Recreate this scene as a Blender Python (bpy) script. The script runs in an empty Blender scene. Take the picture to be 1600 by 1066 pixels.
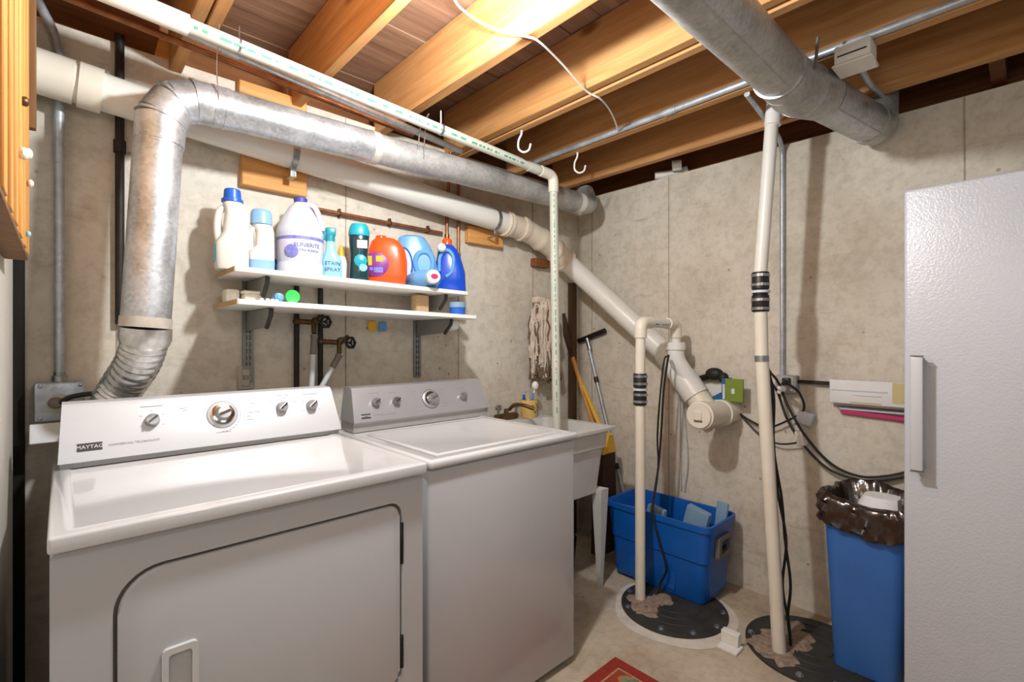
import bpy, bmesh, math, random
from mathutils import Vector, Matrix
random.seed(7)
SC = bpy.context.scene
COL = SC.collection
R = math.radians

# ------------------------------------------------------------------ camera, world, lights, exposure
cam_d = bpy.data.cameras.new('camera')
cam_d.sensor_fit = 'HORIZONTAL'; cam_d.sensor_width = 36.0
cam_d.lens = 36.0 * 756.0 / 1600.0
cam_d.clip_start = 0.02
cam = bpy.data.objects.new('camera', cam_d); COL.objects.link(cam)
cam.location = (0, 0, 1.245)
cam.rotation_euler = (R(90), 0, R(-43))
SC.camera = cam

world = bpy.data.worlds.new('world'); SC.world = world; world.use_nodes = True
world.node_tree.nodes['Background'].inputs[0].default_value = (0.92, 0.97, 1.0, 1)
world.node_tree.nodes['Background'].inputs[1].default_value = 0.24

def lamp(name, loc, power, radius, color):
    d = bpy.data.lights.new(name, 'POINT'); d.energy = power; d.shadow_soft_size = radius; d.color = color
    o = bpy.data.objects.new(name, d); COL.objects.link(o); o.location = loc
    return o
lamp('ceiling_bulb', (0.70, 0.93, 2.09), 28, 0.035, (0.92, 0.97, 1.0))       # bare bulb hung just out of frame
lamp('joist_bay_bulb', (0.83, 0.93, 2.34), 4.5, 0.05, (0.92, 0.95, 1.0))       # bulb up in the joist bay
lamp('camera_flash', (0.28, 0.10, 1.72), 3.6, 0.09, (0.92, 0.97, 1.0))         # the photographer's lamp
lamp('far_fill', (1.0, -1.4, 1.95), 5, 0.15, (0.93, 0.97, 1.0))               # added soft fill behind the camera, no fixture seen there

vs = SC.view_settings
vs.view_transform = 'Standard'; vs.look = 'None'; vs.gamma = 1.0; vs.use_curve_mapping = False
vs.exposure = 1.1

# ------------------------------------------------------------------ materials
def srgb(r, g, b):
    f = lambda c: c / 12.92 if c <= 0.04045 else ((c + 0.055) / 1.055) ** 2.4
    return (f(r / 255), f(g / 255), f(b / 255), 1)

class NT:
    def __init__(s, name):
        s.m = bpy.data.materials.new(name); s.m.use_nodes = True
        s.t = s.m.node_tree; s.b = s.t.nodes['Principled BSDF']
    def n(s, t, **kw):
        nd = s.t.nodes.new(t)
        for k, v in kw.items():
            if k in nd.inputs.keys(): nd.inputs[k].default_value = v
            else: setattr(nd, k, v)
        return nd
    def l(s, a, ai, b, bi): s.t.links.new(a.outputs[ai], b.inputs[bi])
    def coords(s, scale=(1, 1, 1), rot=(0, 0, 0), kind='Object'):
        tc = s.n('ShaderNodeTexCoord'); mp = s.n('ShaderNodeMapping')
        mp.inputs['Scale'].default_value = scale; mp.inputs['Rotation'].default_value = rot
        s.l(tc, kind, mp, 'Vector'); return mp
    def ramp(s, src, out, stops):
        r = s.n('ShaderNodeValToRGB'); s.l(src, out, r, 'Fac')
        e = r.color_ramp.elements
        while len(e) < len(stops): e.new(0.5)
        for el, (p, c) in zip(e, stops): el.position = p; el.color = c if len(c) == 4 else (*c, 1)
        return r
    def mix(s, fac, a, b, mode='MIX'):
        m = s.n('ShaderNodeMix'); m.data_type = 'RGBA'; m.blend_type = mode
        ins = {'f': m.inputs[0], 'a': m.inputs[6], 'b': m.inputs[7]}
        for key, v in (('f', fac), ('a', a), ('b', b)):
            if isinstance(v, tuple) and hasattr(v[0], 'outputs'): s.t.links.new(v[0].outputs[v[1]], ins[key])
            else: ins[key].default_value = v
        return (m, 2)
    def col(s, src): s.t.links.new(src[0].outputs[src[1]], s.b.inputs['Base Color'])
    def bump(s, src, strength, dist=0.01):
        b = s.n('ShaderNodeBump'); b.inputs['Strength'].default_value = strength; b.inputs['Distance'].default_value = dist
        s.t.links.new(src[0].outputs[src[1]], b.inputs['Height']); s.l(b, 'Normal', s.b, 'Normal')

def plain(name, c, rough=0.5, metal=0.0, var=0.06, scale=14.0, bump=0.0, trans=0.0, coat=0.0, bscale=60.0):
    t = NT(name); t.b.inputs['Roughness'].default_value = rough; t.b.inputs['Metallic'].default_value = metal
    t.b.inputs['Transmission Weight'].default_value = trans; t.b.inputs['Coat Weight'].default_value = coat
    mp = t.coords(); nz = t.n('ShaderNodeTexNoise', Scale=scale, Detail=4.0); t.l(mp, 'Vector', nz, 'Vector')
    lo = tuple(x * (1 - var) for x in c[:3]) + (1,); hi = tuple(min(1, x * (1 + var)) for x in c[:3]) + (1,)
    r = t.ramp(nz, 'Fac', [(0.3, lo), (0.7, hi)]); t.col((r, 'Color'))
    if bump:
        n2 = t.n('ShaderNodeTexNoise', Scale=bscale, Detail=3.0); t.l(mp, 'Vector', n2, 'Vector'); t.bump((n2, 'Fac'), bump, 0.003)
    return t.m

def concrete(name, base, dark, light, stain):
    t = NT(name); t.b.inputs['Roughness'].default_value = 0.9; t.b.inputs['Specular IOR Level'].default_value = 0.2
    mp = t.coords()
    n1 = t.n('ShaderNodeTexNoise', Scale=2.2, Detail=7.0, Roughness=0.62); t.l(mp, 'Vector', n1, 'Vector')
    r1 = t.ramp(n1, 'Fac', [(0.28, dark), (0.5, base), (0.74, light)])
    n2 = t.n('ShaderNodeTexNoise', Scale=26.0, Detail=6.0, Roughness=0.7); t.l(mp, 'Vector', n2, 'Vector')
    r2 = t.ramp(n2, 'Fac', [(0.33, (0.72, 0.70, 0.67)), (0.55, (1, 1, 1))])
    c = t.mix(0.6, (r1, 'Color'), (r2, 'Color'), 'MULTIPLY')
    vo = t.n('ShaderNodeTexVoronoi', Scale=9.0, Randomness=1.0); t.l(mp, 'Vector', vo, 'Vector')    # bug holes
    r3 = t.ramp(vo, 'Distance', [(0.035, (0.42, 0.36, 0.29)), (0.075, (1, 1, 1))])
    c = t.mix(0.75, c, (r3, 'Color'), 'MULTIPLY')
    mp2 = t.coords((2.0, 2.0, 14.0)); n4 = t.n('ShaderNodeTexNoise', Scale=1.6, Detail=5.0, Roughness=0.7); t.l(mp2, 'Vector', n4, 'Vector')
    r4 = t.ramp(n4, 'Fac', [(0.60, (0, 0, 0)), (0.74, (1, 1, 1))])
    mm = t.n('ShaderNodeMath', operation='MULTIPLY'); t.l(r4, 'Color', mm, 0); mm.inputs[1].default_value = 0.45
    c = t.mix((mm, 0), c, stain)
    t.col(c)
    ad = t.n('ShaderNodeMath', operation='ADD'); t.l(n2, 'Fac', ad, 0); t.l(r3, 'Color', ad, 1)
    t.bump((ad, 0), 0.35, 0.006)
    return t.m

def wood(name, c1, c2, c3, axis='Y', rough=0.62, knots=True, fine=1.0):
    t = NT(name); t.b.inputs['Roughness'].default_value = rough; t.b.inputs['Specular IOR Level'].default_value = 0.3
    k = {'X': 0, 'Y': 1, 'Z': 2}[axis]
    sc = [9.0 * fine] * 3; sc[k] = 0.7 * fine
    mp = t.coords(tuple(sc))
    n1 = t.n('ShaderNodeTexNoise', Scale=2.4, Detail=6.0, Roughness=0.6, Distortion=0.6); t.l(mp, 'Vector', n1, 'Vector')
    r1 = t.ramp(n1, 'Fac', [(0.25, c1), (0.5, c2), (0.78, c3)])
    sc2 = [60.0 * fine] * 3; sc2[k] = 2.0
    mp2 = t.coords(tuple(sc2)); n2 = t.n('ShaderNodeTexNoise', Scale=1.5, Detail=3.0); t.l(mp2, 'Vector', n2, 'Vector')
    r2 = t.ramp(n2, 'Fac', [(0.35, (0.80, 0.77, 0.72)), (0.6, (1, 1, 1))])
    c = t.mix(0.5, (r1, 'Color'), (r2, 'Color'), 'MULTIPLY')
    if knots:
        sc3 = [4.5] * 3; sc3[k] = 2.2
        mp3 = t.coords(tuple(sc3)); vo = t.n('ShaderNodeTexVoronoi', Scale=1.0); t.l(mp3, 'Vector', vo, 'Vector')
        r3 = t.ramp(vo, 'Distance', [(0.05, (0.24, 0.13, 0.07)), (0.13, (1, 1, 1))])
        c = t.mix(0.8, c, (r3, 'Color'), 'MULTIPLY')
    t.col(c); t.bump((n2, 'Fac'), 0.2, 0.002)
    return t.m

def galv(name, lo, hi, rough=0.38, scale=38.0, metal=0.85):
    t = NT(name); t.b.inputs['Metallic'].default_value = metal
    mp = t.coords(); vo = t.n('ShaderNodeTexVoronoi', Scale=scale); t.l(mp, 'Vector', vo, 'Vector')
    nz = t.n('ShaderNodeTexNoise', Scale=9.0, Detail=5.0); t.l(mp, 'Vector', nz, 'Vector')
    a = t.n('ShaderNodeMath', operation='MULTIPLY_ADD'); t.l(vo, 'Color', a, 0); a.inputs[1].default_value = 0.30; t.l(nz, 'Fac', a, 2)
    r = t.ramp(a, 0, [(0.40, lo), (0.85, hi)]); t.col((r, 'Color'))
    r2 = t.ramp(nz, 'Fac', [(0.3, (rough * 0.75,) * 3), (0.7, (rough * 1.35,) * 3)]); t.l(r2, 'Color', t.b, 'Roughness')
    t.bump((nz, 'Fac'), 0.10, 0.004)
    return t.m

M = {}
M['wall'] = concrete('poured_concrete', srgb(216, 208, 193), srgb(196, 186, 169), srgb(226, 220, 208), srgb(162, 140, 112))
M['floor'] = concrete('concrete_floor', srgb(194, 180, 158), srgb(160, 145, 124), srgb(210, 198, 180), srgb(158, 122, 80))
M['drywall'] = plain('painted_board', srgb(206, 202, 192), 0.7, var=0.03, bump=0.05)
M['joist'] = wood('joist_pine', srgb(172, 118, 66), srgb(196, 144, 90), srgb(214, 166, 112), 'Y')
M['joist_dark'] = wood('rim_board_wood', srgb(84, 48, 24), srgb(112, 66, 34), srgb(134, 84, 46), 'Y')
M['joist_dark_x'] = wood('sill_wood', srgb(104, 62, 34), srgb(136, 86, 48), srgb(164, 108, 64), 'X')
M['subfloor'] = wood('subfloor_wood', srgb(124, 92, 72), srgb(150, 116, 92), srgb(174, 142, 116), 'X', knots=False)
M['block'] = wood('block_wood', srgb(196, 136, 74), srgb(222, 164, 98), srgb(236, 184, 122), 'X', knots=False)
M['panelwood'] = wood('panel_wood', srgb(190, 128, 60), srgb(224, 164, 90), srgb(238, 186, 116), 'Z', knots=True)
M['panelwood_dark'] = wood('panel_edge_wood', srgb(104, 74, 48), srgb(128, 94, 62), srgb(148, 112, 78), 'Z', knots=False)
M['pvc_thin'] = plain('aged_thin_pipe', srgb(204, 205, 192), 0.4, var=0.05, scale=10)
M['seam'] = concrete('form_seam_concrete', srgb(172, 160, 142), srgb(150, 138, 118), srgb(196, 188, 172), srgb(120, 98, 72))
M['galv'] = galv('galvanised_duct', srgb(158, 162, 166), srgb(206, 210, 214), 0.40, 110.0, 0.7)
M['galv_dull'] = galv('dull_duct', srgb(156, 157, 155), srgb(196, 196, 192), 0.46, 90.0, 0.55)
M['foil'] = galv('foil_flex', srgb(176, 174, 172), srgb(232, 231, 229), 0.24, 60.0, 0.8)
M['tape'] = plain('duct_tape', srgb(196, 190, 178), 0.5, 0.2, var=0.12, scale=40)
M['steel'] = galv('steel', srgb(140, 142, 144), srgb(190, 192, 194), 0.32, 60.0)
M['cornerpost'] = wood('corner_post_shaded', srgb(70, 54, 38), srgb(88, 68, 48), srgb(104, 84, 62), 'Z', knots=False)  # post wood, darkened to take in the shadow of the corner
M['handlewhite'] = plain('handle_white', srgb(196, 199, 205), 0.35, var=0.01)
M['conduit'] = galv('conduit_metal', srgb(158, 164, 170), srgb(196, 202, 208), 0.42, 60.0, 0.5)
M['chrome'] = plain('chrome', srgb(210, 210, 212), 0.12, 1.0, var=0.02)
M['pvc'] = plain('white_plastic_pipe', srgb(226, 224, 216), 0.35, var=0.03, scale=8)
M['pvc_cream'] = plain('cream_plastic_pipe', srgb(229, 222, 206), 0.38, var=0.04, scale=8)
M['pvc_white'] = plain('bright_plastic_fitting', srgb(236, 235, 230), 0.3, var=0.02)
M['flexrub'] = plain('cream_rubber', srgb(222, 208, 188), 0.55, var=0.05)
M['green_ink'] = plain('green_ink', srgb(84, 160, 124), 0.5, var=0.15, scale=80)
M['grey_ink'] = plain('grey_ink', srgb(110, 118, 112), 0.6, var=0.2, scale=80)
M['black'] = plain('black_rubber', srgb(28, 27, 26), 0.45, var=0.2)
M['cord'] = plain('power_cable', srgb(26, 24, 23), 0.5, var=0.1)
M['dark'] = plain('dark_gap', srgb(34, 30, 26), 0.9, var=0.2)
M['iron'] = plain('black_iron', srgb(44, 41, 37), 0.55, 0.4, var=0.25, scale=30, bump=0.2)
M['bronze'] = plain('aged_brass', srgb(104, 78, 54), 0.45, 0.7, var=0.3, scale=40)
M['copper'] = plain('old_copper', srgb(160, 108, 74), 0.42, 0.75, var=0.25, scale=30)
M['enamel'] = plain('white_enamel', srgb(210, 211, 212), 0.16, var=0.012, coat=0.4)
M['enamel_shaded'] = plain('appliance_front_shaded', srgb(192, 193, 196), 0.22, var=0.012, coat=0.3)  # same enamel as the tops, darkened because the fronts catch less light
M['console'] = plain('dryer_console_white', srgb(204, 207, 211), 0.42, 0.15, var=0.015)
M['console2'] = plain('washer_console_silver', srgb(180, 182, 186), 0.34, 0.45, var=0.03)
M['lip'] = plain('console_lip', srgb(176, 174, 172), 0.35, 0.2, var=0.03)
M['fridge'] = plain('freezer_white', srgb(190, 194, 201), 0.3, var=0.01, bump=0.4, bscale=170.0)
M['melamine'] = plain('white_melamine', srgb(238, 235, 230), 0.4, var=0.015)
M['chip'] = plain('chipboard_edge', srgb(190, 160, 118), 0.85, var=0.2, scale=120, bump=0.3)
M['bracket'] = plain('bracket_grey', srgb(136, 138, 134), 0.4, 0.3, var=0.06)
M['bracket_edge'] = plain('bracket_black', srgb(40, 38, 36), 0.4, 0.2)
M['tub'] = plain('laundry_tub', srgb(206, 206, 202), 0.45, var=0.04, bump=0.08)
M['bin'] = plain('blue_tote', srgb(10, 92, 180), 0.4, var=0.06)
M['trash'] = plain('blue_wastebasket', srgb(56, 110, 186), 0.5, var=0.06, scale=7, bump=0.1)
M['bag'] = plain('brown_bag', srgb(46, 31, 23), 0.2, var=0.4, scale=20, bump=0.9, bscale=22)
M['bag'].node_tree.nodes['Principled BSDF'].inputs['Specular IOR Level'].default_value = 0.8
M['lid'] = plain('sump_lid_black', srgb(52, 51, 47), 0.6, var=0.35, scale=9, bump=0.3)
M['dirt'] = plain('pinkish_grit', srgb(150, 130, 112), 0.95, var=0.35, scale=50, bump=0.6)
M['caulk'] = plain('white_patch', srgb(216, 208, 196), 0.8, var=0.12, scale=16, bump=0.3)
M['foam'] = plain('white_foam', srgb(232, 230, 222), 0.7, var=0.03)
M['paper'] = plain('paper', srgb(228, 228, 228), 0.6, var=0.03)
M['ink'] = plain('dark_ink', srgb(62, 62, 66), 0.6)
M['softink'] = plain('soft_grey_ink', srgb(146, 148, 152), 0.6)
M['hose'] = plain('pale_hose', srgb(196, 204, 208), 0.4)
M['hosegrey'] = plain('hose_grip', srgb(120, 112, 104), 0.6)
M['mop'] = plain('mop_cotton', srgb(206, 192, 176), 0.95, var=0.18, scale=30)
M['mopdark'] = plain('mop_dirty', srgb(112, 92, 74), 0.95, var=0.3, scale=30)
M['handle_wood'] = wood('broomstick_wood', srgb(196, 132, 66), srgb(220, 158, 88), srgb(232, 178, 110), 'Z', knots=False)
M['yellow'] = plain('yellow_paint', srgb(222, 172, 52), 0.4)
M['bristle'] = plain('brown_bristle', srgb(70, 46, 30), 0.9, var=0.3, scale=70)
M['tan'] = plain('tan_cloth', srgb(170, 132, 78), 0.9, var=0.2)
M['mug'] = plain('yellow_mug', srgb(232, 196, 116), 0.3, var=0.03)
M['mugprint'] = plain('mug_print', srgb(116, 132, 96), 0.4, var=0.3, scale=60)
M['white'] = plain('white_plastic', srgb(238, 237, 232), 0.35, var=0.015)
M['jugwhite'] = plain('jug_white', srgb(222, 220, 212), 0.35, var=0.02)
M['milky'] = plain('milky_jug', srgb(206, 211, 222), 0.3, var=0.02)
M['capblue'] = plain('cap_blue', srgb(34, 98, 196), 0.35)
M['caplight'] = plain('cap_light_blue', srgb(132, 178, 222), 0.35)
M['teal'] = plain('teal_plastic', srgb(20, 140, 156), 0.35)
M['tealcap'] = plain('teal_cap', srgb(24, 164, 184), 0.3)
M['tealdark'] = plain('dark_teal', srgb(20, 58, 64), 0.2)
M['aqua'] = plain('aqua_liquid', srgb(140, 206, 222), 0.2)
M['orange'] = plain('orange_plastic', srgb(246, 86, 26), 0.3, var=0.02)
M['purple'] = plain('purple_label', srgb(128, 48, 140), 0.4, var=0.2, scale=60)
M['yellowlabel'] = plain('yellow_label', srgb(246, 186, 40), 0.4)
M['sky'] = plain('sky_blue_plastic', srgb(104, 166, 222), 0.3, var=0.02)
M['royal'] = plain('royal_blue_plastic', srgb(20, 76, 196), 0.25, var=0.02)
M['labelpink'] = plain('pale_label', srgb(222, 206, 214), 0.5, var=0.1, scale=40)
M['labelbleach'] = plain('bleach_label', srgb(202, 206, 224), 0.5, var=0.06, scale=40)
M['navy'] = plain('navy_print', srgb(66, 72, 150), 0.5, var=0.1)
M['lilac'] = plain('lilac_print', srgb(120, 124, 196), 0.5, var=0.25, scale=80)
M['green'] = plain('green_cap', srgb(60, 206, 96), 0.35)
M['lime'] = plain('lime_card', srgb(118, 140, 44), 0.5)
M['cardblue'] = plain('blue_card', srgb(24, 98, 150), 0.5, var=0.12, scale=40)
M['palegold'] = plain('pale_gold', srgb(206, 190, 136), 0.5)
M['pink'] = plain('pink_strip', srgb(190, 54, 104), 0.4)
M['rugred'] = plain('rug_red', srgb(146, 44, 32), 0.95, var=0.18, scale=80, bump=0.5, bscale=240)
M['rugline'] = plain('rug_beige', srgb(176, 138, 100), 0.95, var=0.2, scale=80)
M['greyblue'] = plain('grey_blue_plastic', srgb(130, 160, 186), 0.45)
M['shell'] = plain('white_shell', srgb(232, 226, 212), 0.5, var=0.1, scale=60)
M['amber'] = plain('amber_plastic', srgb(176, 124, 46), 0.4)
M['outlet'] = plain('outlet_ivory', srgb(180, 172, 158), 0.5)

def rug_field():
    t = NT('rug_field'); t.b.inputs['Roughness'].default_value = 0.95
    mp = t.coords(); vo = t.n('ShaderNodeTexVoronoi', Scale=16.0); t.l(mp, 'Vector', vo, 'Vector')
    nz = t.n('ShaderNodeTexNoise', Scale=14.0, Detail=3.0); t.l(mp, 'Vector', nz, 'Vector')
    a = t.n('ShaderNodeMath', operation='MULTIPLY_ADD'); t.l(vo, 'Distance', a, 0); a.inputs[1].default_value = 0.5; t.l(nz, 'Fac', a, 2)
    r = t.ramp(a, 0, [(0.42, srgb(86, 98, 82)), (0.62, srgb(128, 136, 112)), (0.74, srgb(178, 118, 62)), (0.86, srgb(150, 60, 40))])
    t.col((r, 'Color')); n2 = t.n('ShaderNodeTexNoise', Scale=260.0); t.l(mp, 'Vector', n2, 'Vector'); t.bump((n2, 'Fac'), 0.5, 0.003)
    return t.m
M['rugfield'] = rug_field()

# ------------------------------------------------------------------ mesh building
def V(*a): return Vector(a)

class MB:
    """collects shapes into one bmesh"""
    def __init__(s): s.bm = bmesh.new()
    def box(s, x0, y0, z0, x1, y1, z1, bev=0.0, seg=2, rot=None, piv=None):
        r = bmesh.ops.create_cube(s.bm, size=1.0); vs_ = r['verts']
        for v in vs_:
            v.co = Vector(((x0 + x1) / 2 + v.co.x * (x1 - x0), (y0 + y1) / 2 + v.co.y * (y1 - y0), (z0 + z1) / 2 + v.co.z * (z1 - z0)))
        if bev:
            es = list({e for v in vs_ for e in v.link_edges})
            r = bmesh.ops.bevel(s.bm, geom=es, offset=bev, segments=seg, profile=0.5, affect='EDGES', clamp_overlap=True)
            vs_ = list({v for f in r['faces'] for v in f.verts} | {v for v in vs_ if v.is_valid})
        if rot is not None:
            c = Vector(piv) if piv else Vector(((x0 + x1) / 2, (y0 + y1) / 2, (z0 + z1) / 2))
            for v in vs_: v.co = rot @ (v.co - c) + c
        return s
    def rings(s, rings, close=True, cap0=True, cap1=True):
        vv = [[s.bm.verts.new(p) for p in ring] for ring in rings]
        n = len(rings[0])
        for a, b in zip(vv[:-1], vv[1:]):
            for i in range(n if close else n - 1):
                j = (i + 1) % n
                s.bm.faces.new((a[i], a[j], b[j], b[i]))
        if cap0: s.bm.faces.new(list(reversed(vv[0])))
        if cap1: s.bm.faces.new(vv[-1])
        return s
    def tube(s, path, r, n=14, caps=True):
        path = [Vector(p) for p in path]
        rs = r if isinstance(r, (list, tuple)) else [r] * len(path)
        d0 = (path[1] - path[0]).normalized()
        up = Vector((0, 0, 1)) if abs(d0.z) < 0.9 else Vector((1, 0, 0))
        x = d0.cross(up).normalized(); rings = []; pd = d0
        for i, p in enumerate(path):
            if i == 0: d = d0
            elif i == len(path) - 1: d = (path[i] - path[i - 1]).normalized()
            else: d = ((path[i] - path[i - 1]).normalized() + (path[i + 1] - path[i]).normalized()).normalized()
            q = pd.rotation_difference(d); x = (q @ x); x = (x - d * x.dot(d)).normalized(); y = d.cross(x); pd = d
            rings.append([p + (x * math.cos(2 * math.pi * k / n) + y * math.sin(2 * math.pi * k / n)) * rs[i] for k in range(n)])
        return s.rings(rings, True, caps, caps)
    def lathe(s, prof, c, axis=(0, 0, 1), n=24):
        a = Vector(axis).normalized(); c = Vector(c)
        u = a.cross(Vector((0, 0, 1)) if abs(a.z) < 0.9 else Vector((1, 0, 0))).normalized(); w = a.cross(u)
        return s.rings([[c + a * h + (u * math.cos(2 * math.pi * k / n) + w * math.sin(2 * math.pi * k / n)) * max(r, 1e-4) for k in range(n)] for r, h in prof])
    def loft(s, secs, n=28):
        """secs: (z, cx, cy, hx, hy, power)"""
        rings = []
        for z, cx, cy, hx, hy, pw in secs:
            ring = []
            for k in range(n):
                t = 2 * math.pi * k / n; ct, st = math.cos(t), math.sin(t)
                ring.append(Vector((cx + hx * math.copysign(abs(ct) ** (2 / pw), ct), cy + hy * math.copysign(abs(st) ** (2 / pw), st), z)))
            rings.append(ring)
        return s.rings(rings)
    def prism(s, poly, axis, a, b, bev=0.0, seg=2):
        """poly in the two remaining axes, extruded along axis from a to b"""
        def P(p, h):
            if axis == 'X': return Vector((h, p[0], p[1]))
            if axis == 'Y': return Vector((p[0], h, p[1]))
            return Vector((p[0], p[1], h))
        v0 = [s.bm.verts.new(P(p, a)) for p in poly]; v1 = [s.bm.verts.new(P(p, b)) for p in poly]
        n = len(poly); fs = []
        for i in range(n):
            j = (i + 1) % n; fs.append(s.bm.faces.new((v0[i], v0[j], v1[j], v1[i])))
        f0 = s.bm.faces.new(list(reversed(v0))); f1 = s.bm.faces.new(v1)
        if bev:
            es = list(set(f0.edges) | set(f1.edges))
            bmesh.ops.bevel(s.bm, geom=es, offset=bev, segments=seg, profile=0.5, affect='EDGES', clamp_overlap=True)
        return s
    def sphere(s, c, r, seg=14, sc=(1, 1, 1)):
        res = bmesh.ops.create_uvsphere(s.bm, u_segments=seg, v_segments=max(6, seg * 2 // 3), radius=1.0)
        for v in res['verts']: v.co = Vector((c[0] + v.co.x * r * sc[0], c[1] + v.co.y * r * sc[1], c[2] + v.co.z * r * sc[2]))
        return s
    def mesh(s, name, mat, smooth=True, sharp=38):
        bmesh.ops.recalc_face_normals(s.bm, faces=s.bm.faces)
        me = bpy.data.meshes.new(name); s.bm.to_mesh(me); s.bm.free()
        me.materials.append(M[mat])
        if smooth:
            me.polygons.foreach_set('use_smooth', [True] * len(me.polygons))
            me.set_sharp_from_angle(angle=R(sharp))
        return me

def world_loc(o):
    l = Vector((0, 0, 0))
    while o: l += Vector(o.location); o = o.parent
    return l

def obj(name, mb, mat, parent=None, local=False, smooth=True, sharp=38):
    """one mesh object; the shapes are given in world space unless local (then in the parent's space)"""
    me = mb.mesh(name, mat, smooth, sharp) if isinstance(mb, MB) else mb
    o = bpy.data.objects.new(name, me); COL.objects.link(o)
    if parent is not None:
        o.parent = parent
        if not local: me.transform(Matrix.Translation(-world_loc(parent)))
    else:
        xs = [v.co.x for v in me.vertices]; ys = [v.co.y for v in me.vertices]; zs = [v.co.z for v in me.vertices]
        b = Vector(((min(xs) + max(xs)) / 2, (min(ys) + max(ys)) / 2, min(zs)))
        me.transform(Matrix.Translation(-b)); o.location = b
    return o

def tag(o, label, cat, group=None, kind=None):
    o['label'] = label; o['category'] = cat
    if group: o['group'] = group
    if kind: o['kind'] = kind
    return o

def thing(name, label, cat, loc, rz=0.0, group=None):
    o = bpy.data.objects.new(name, None); COL.objects.link(o)
    o.empty_display_size = 0.05
    o.location = loc; o.rotation_euler = (0, 0, R(rz))
    return tag(o, label, cat, group)

def struct(name, mb, mat, parent=None, **kw):
    o = obj(name, mb, mat, parent, **kw)
    if parent is None: o['kind'] = 'structure'
    return o

def dup(o, parent=None, dx=(0, 0, 0)):
    c = o.copy(); COL.objects.link(c); c.parent = parent
    c.location = Vector(o.location) + Vector(dx)
    for ch in list(o.children): dup(ch, c)
    return c

def fillet(pts, rad, n=6):
    pts = [Vector(p) for p in pts]; out = [pts[0]]
    for a, b, c in zip(pts[:-2], pts[1:-1], pts[2:]):
        u = (a - b); w = (c - b); rr = min(rad, u.length * 0.45, w.length * 0.45)
        p0 = b + u.normalized() * rr; p1 = b + w.normalized() * rr
        for k in range(n + 1):
            t = k / n; out.append(p0 * (1 - t) ** 2 + b * 2 * t * (1 - t) + p1 * t * t)
    out.append(pts[-1]); return out

def spline(pts, n=8):
    pts = [Vector(p) for p in pts]; P = [pts[0] * 2 - pts[1]] + pts + [pts[-1] * 2 - pts[-2]]; out = []
    for i in range(1, len(P) - 2):
        a, b, c, d = P[i - 1], P[i], P[i + 1], P[i + 2]
        for k in range(n):
            t = k / n
            out.append(0.5 * ((2 * b) + (c - a) * t + (2 * a - 5 * b + 4 * c - d) * t * t + (3 * b - a - 3 * c + d) * t ** 3))
    out.append(pts[-1]); return out

def rrect(x0, z0, x1, z1, r, n=6):
    """rounded rectangle outline; r may be four radii (x1z1, x0z1, x0z0, x1z0)"""
    rs = r if isinstance(r, (tuple, list)) else (r,) * 4
    out = []
    for (cx, cz, sx, sz, a0), q in zip(((x1, z1, -1, -1, 0), (x0, z1, 1, -1, 90), (x0, z0, 1, 1, 180), (x1, z0, -1, 1, 270)), rs):
        for k in range(n + 1):
            a = R(a0 + 90 * k / n)
            out.append((cx + sx * q + q * math.cos(a), cz + sz * q + q * math.sin(a)))
    return out

def text_mesh(name, body, size, mat, rot, loc, align='LEFT', ext=0.0006):
    """lettering as a thin mesh, in world space"""
    cu = bpy.data.curves.new(name, 'FONT'); cu.body = body; cu.size = size; cu.extrude = ext; cu.align_x = align; cu.align_y = 'CENTER'
    cu.resolution_u = 2
    o = bpy.data.objects.new(name, cu); COL.objects.link(o)
    dg = bpy.context.evaluated_depsgraph_get(); dg.update()
    me = bpy.data.meshes.new_from_object(o.evaluated_get(dg))
    bpy.data.objects.remove(o); bpy.data.curves.remove(cu)
    me.transform(Matrix.Translation(Vector(loc)) @ rot.to_4x4())
    me.materials.clear(); me.materials.append(M[mat])
    return me

def ring_tube(path_pt, direction, r, w, mb, n=20):
    d = Vector(direction).normalized(); p = Vector(path_pt)
    mb.tube([p - d * w / 2, p + d * w / 2], r, n)

# ------------------------------------------------------------------ setting
XR, YW = 2.52, 2.05
ZB, ZR = 2.225, 2.178            # tops of the concrete
JZ = 2.19                       # underside of the joists
fl = struct('floor', MB().box(-0.4, -3.0, -0.12, 2.9, 2.4, 0.0), 'floor')
wb = struct('wall_back', MB().box(-0.5, YW, 0, XR + 0.2, YW + 0.2, ZB), 'wall')
wr = struct('wall_right', MB().box(XR, -3.0, 0, XR + 0.2, YW, ZR), 'wall')
wl = struct('wall_left', MB().box(-0.22, -3.0, 0, -0.1, 1.975, 2.42), 'drywall')
struct('wall_front', MB().box(-0.22, -3.12, 0, XR + 0.2, -3.0, 2.42), 'drywall')
struct('gap_shade_strip', MB().box(-0.2, 1.976, 0, -0.103, 2.049, 2.3).box(-0.12, 2.030, 0, -0.078, 2.0495, 1.9), 'dark', wl)  # dark strip stands in for the shade of the open gap
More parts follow.
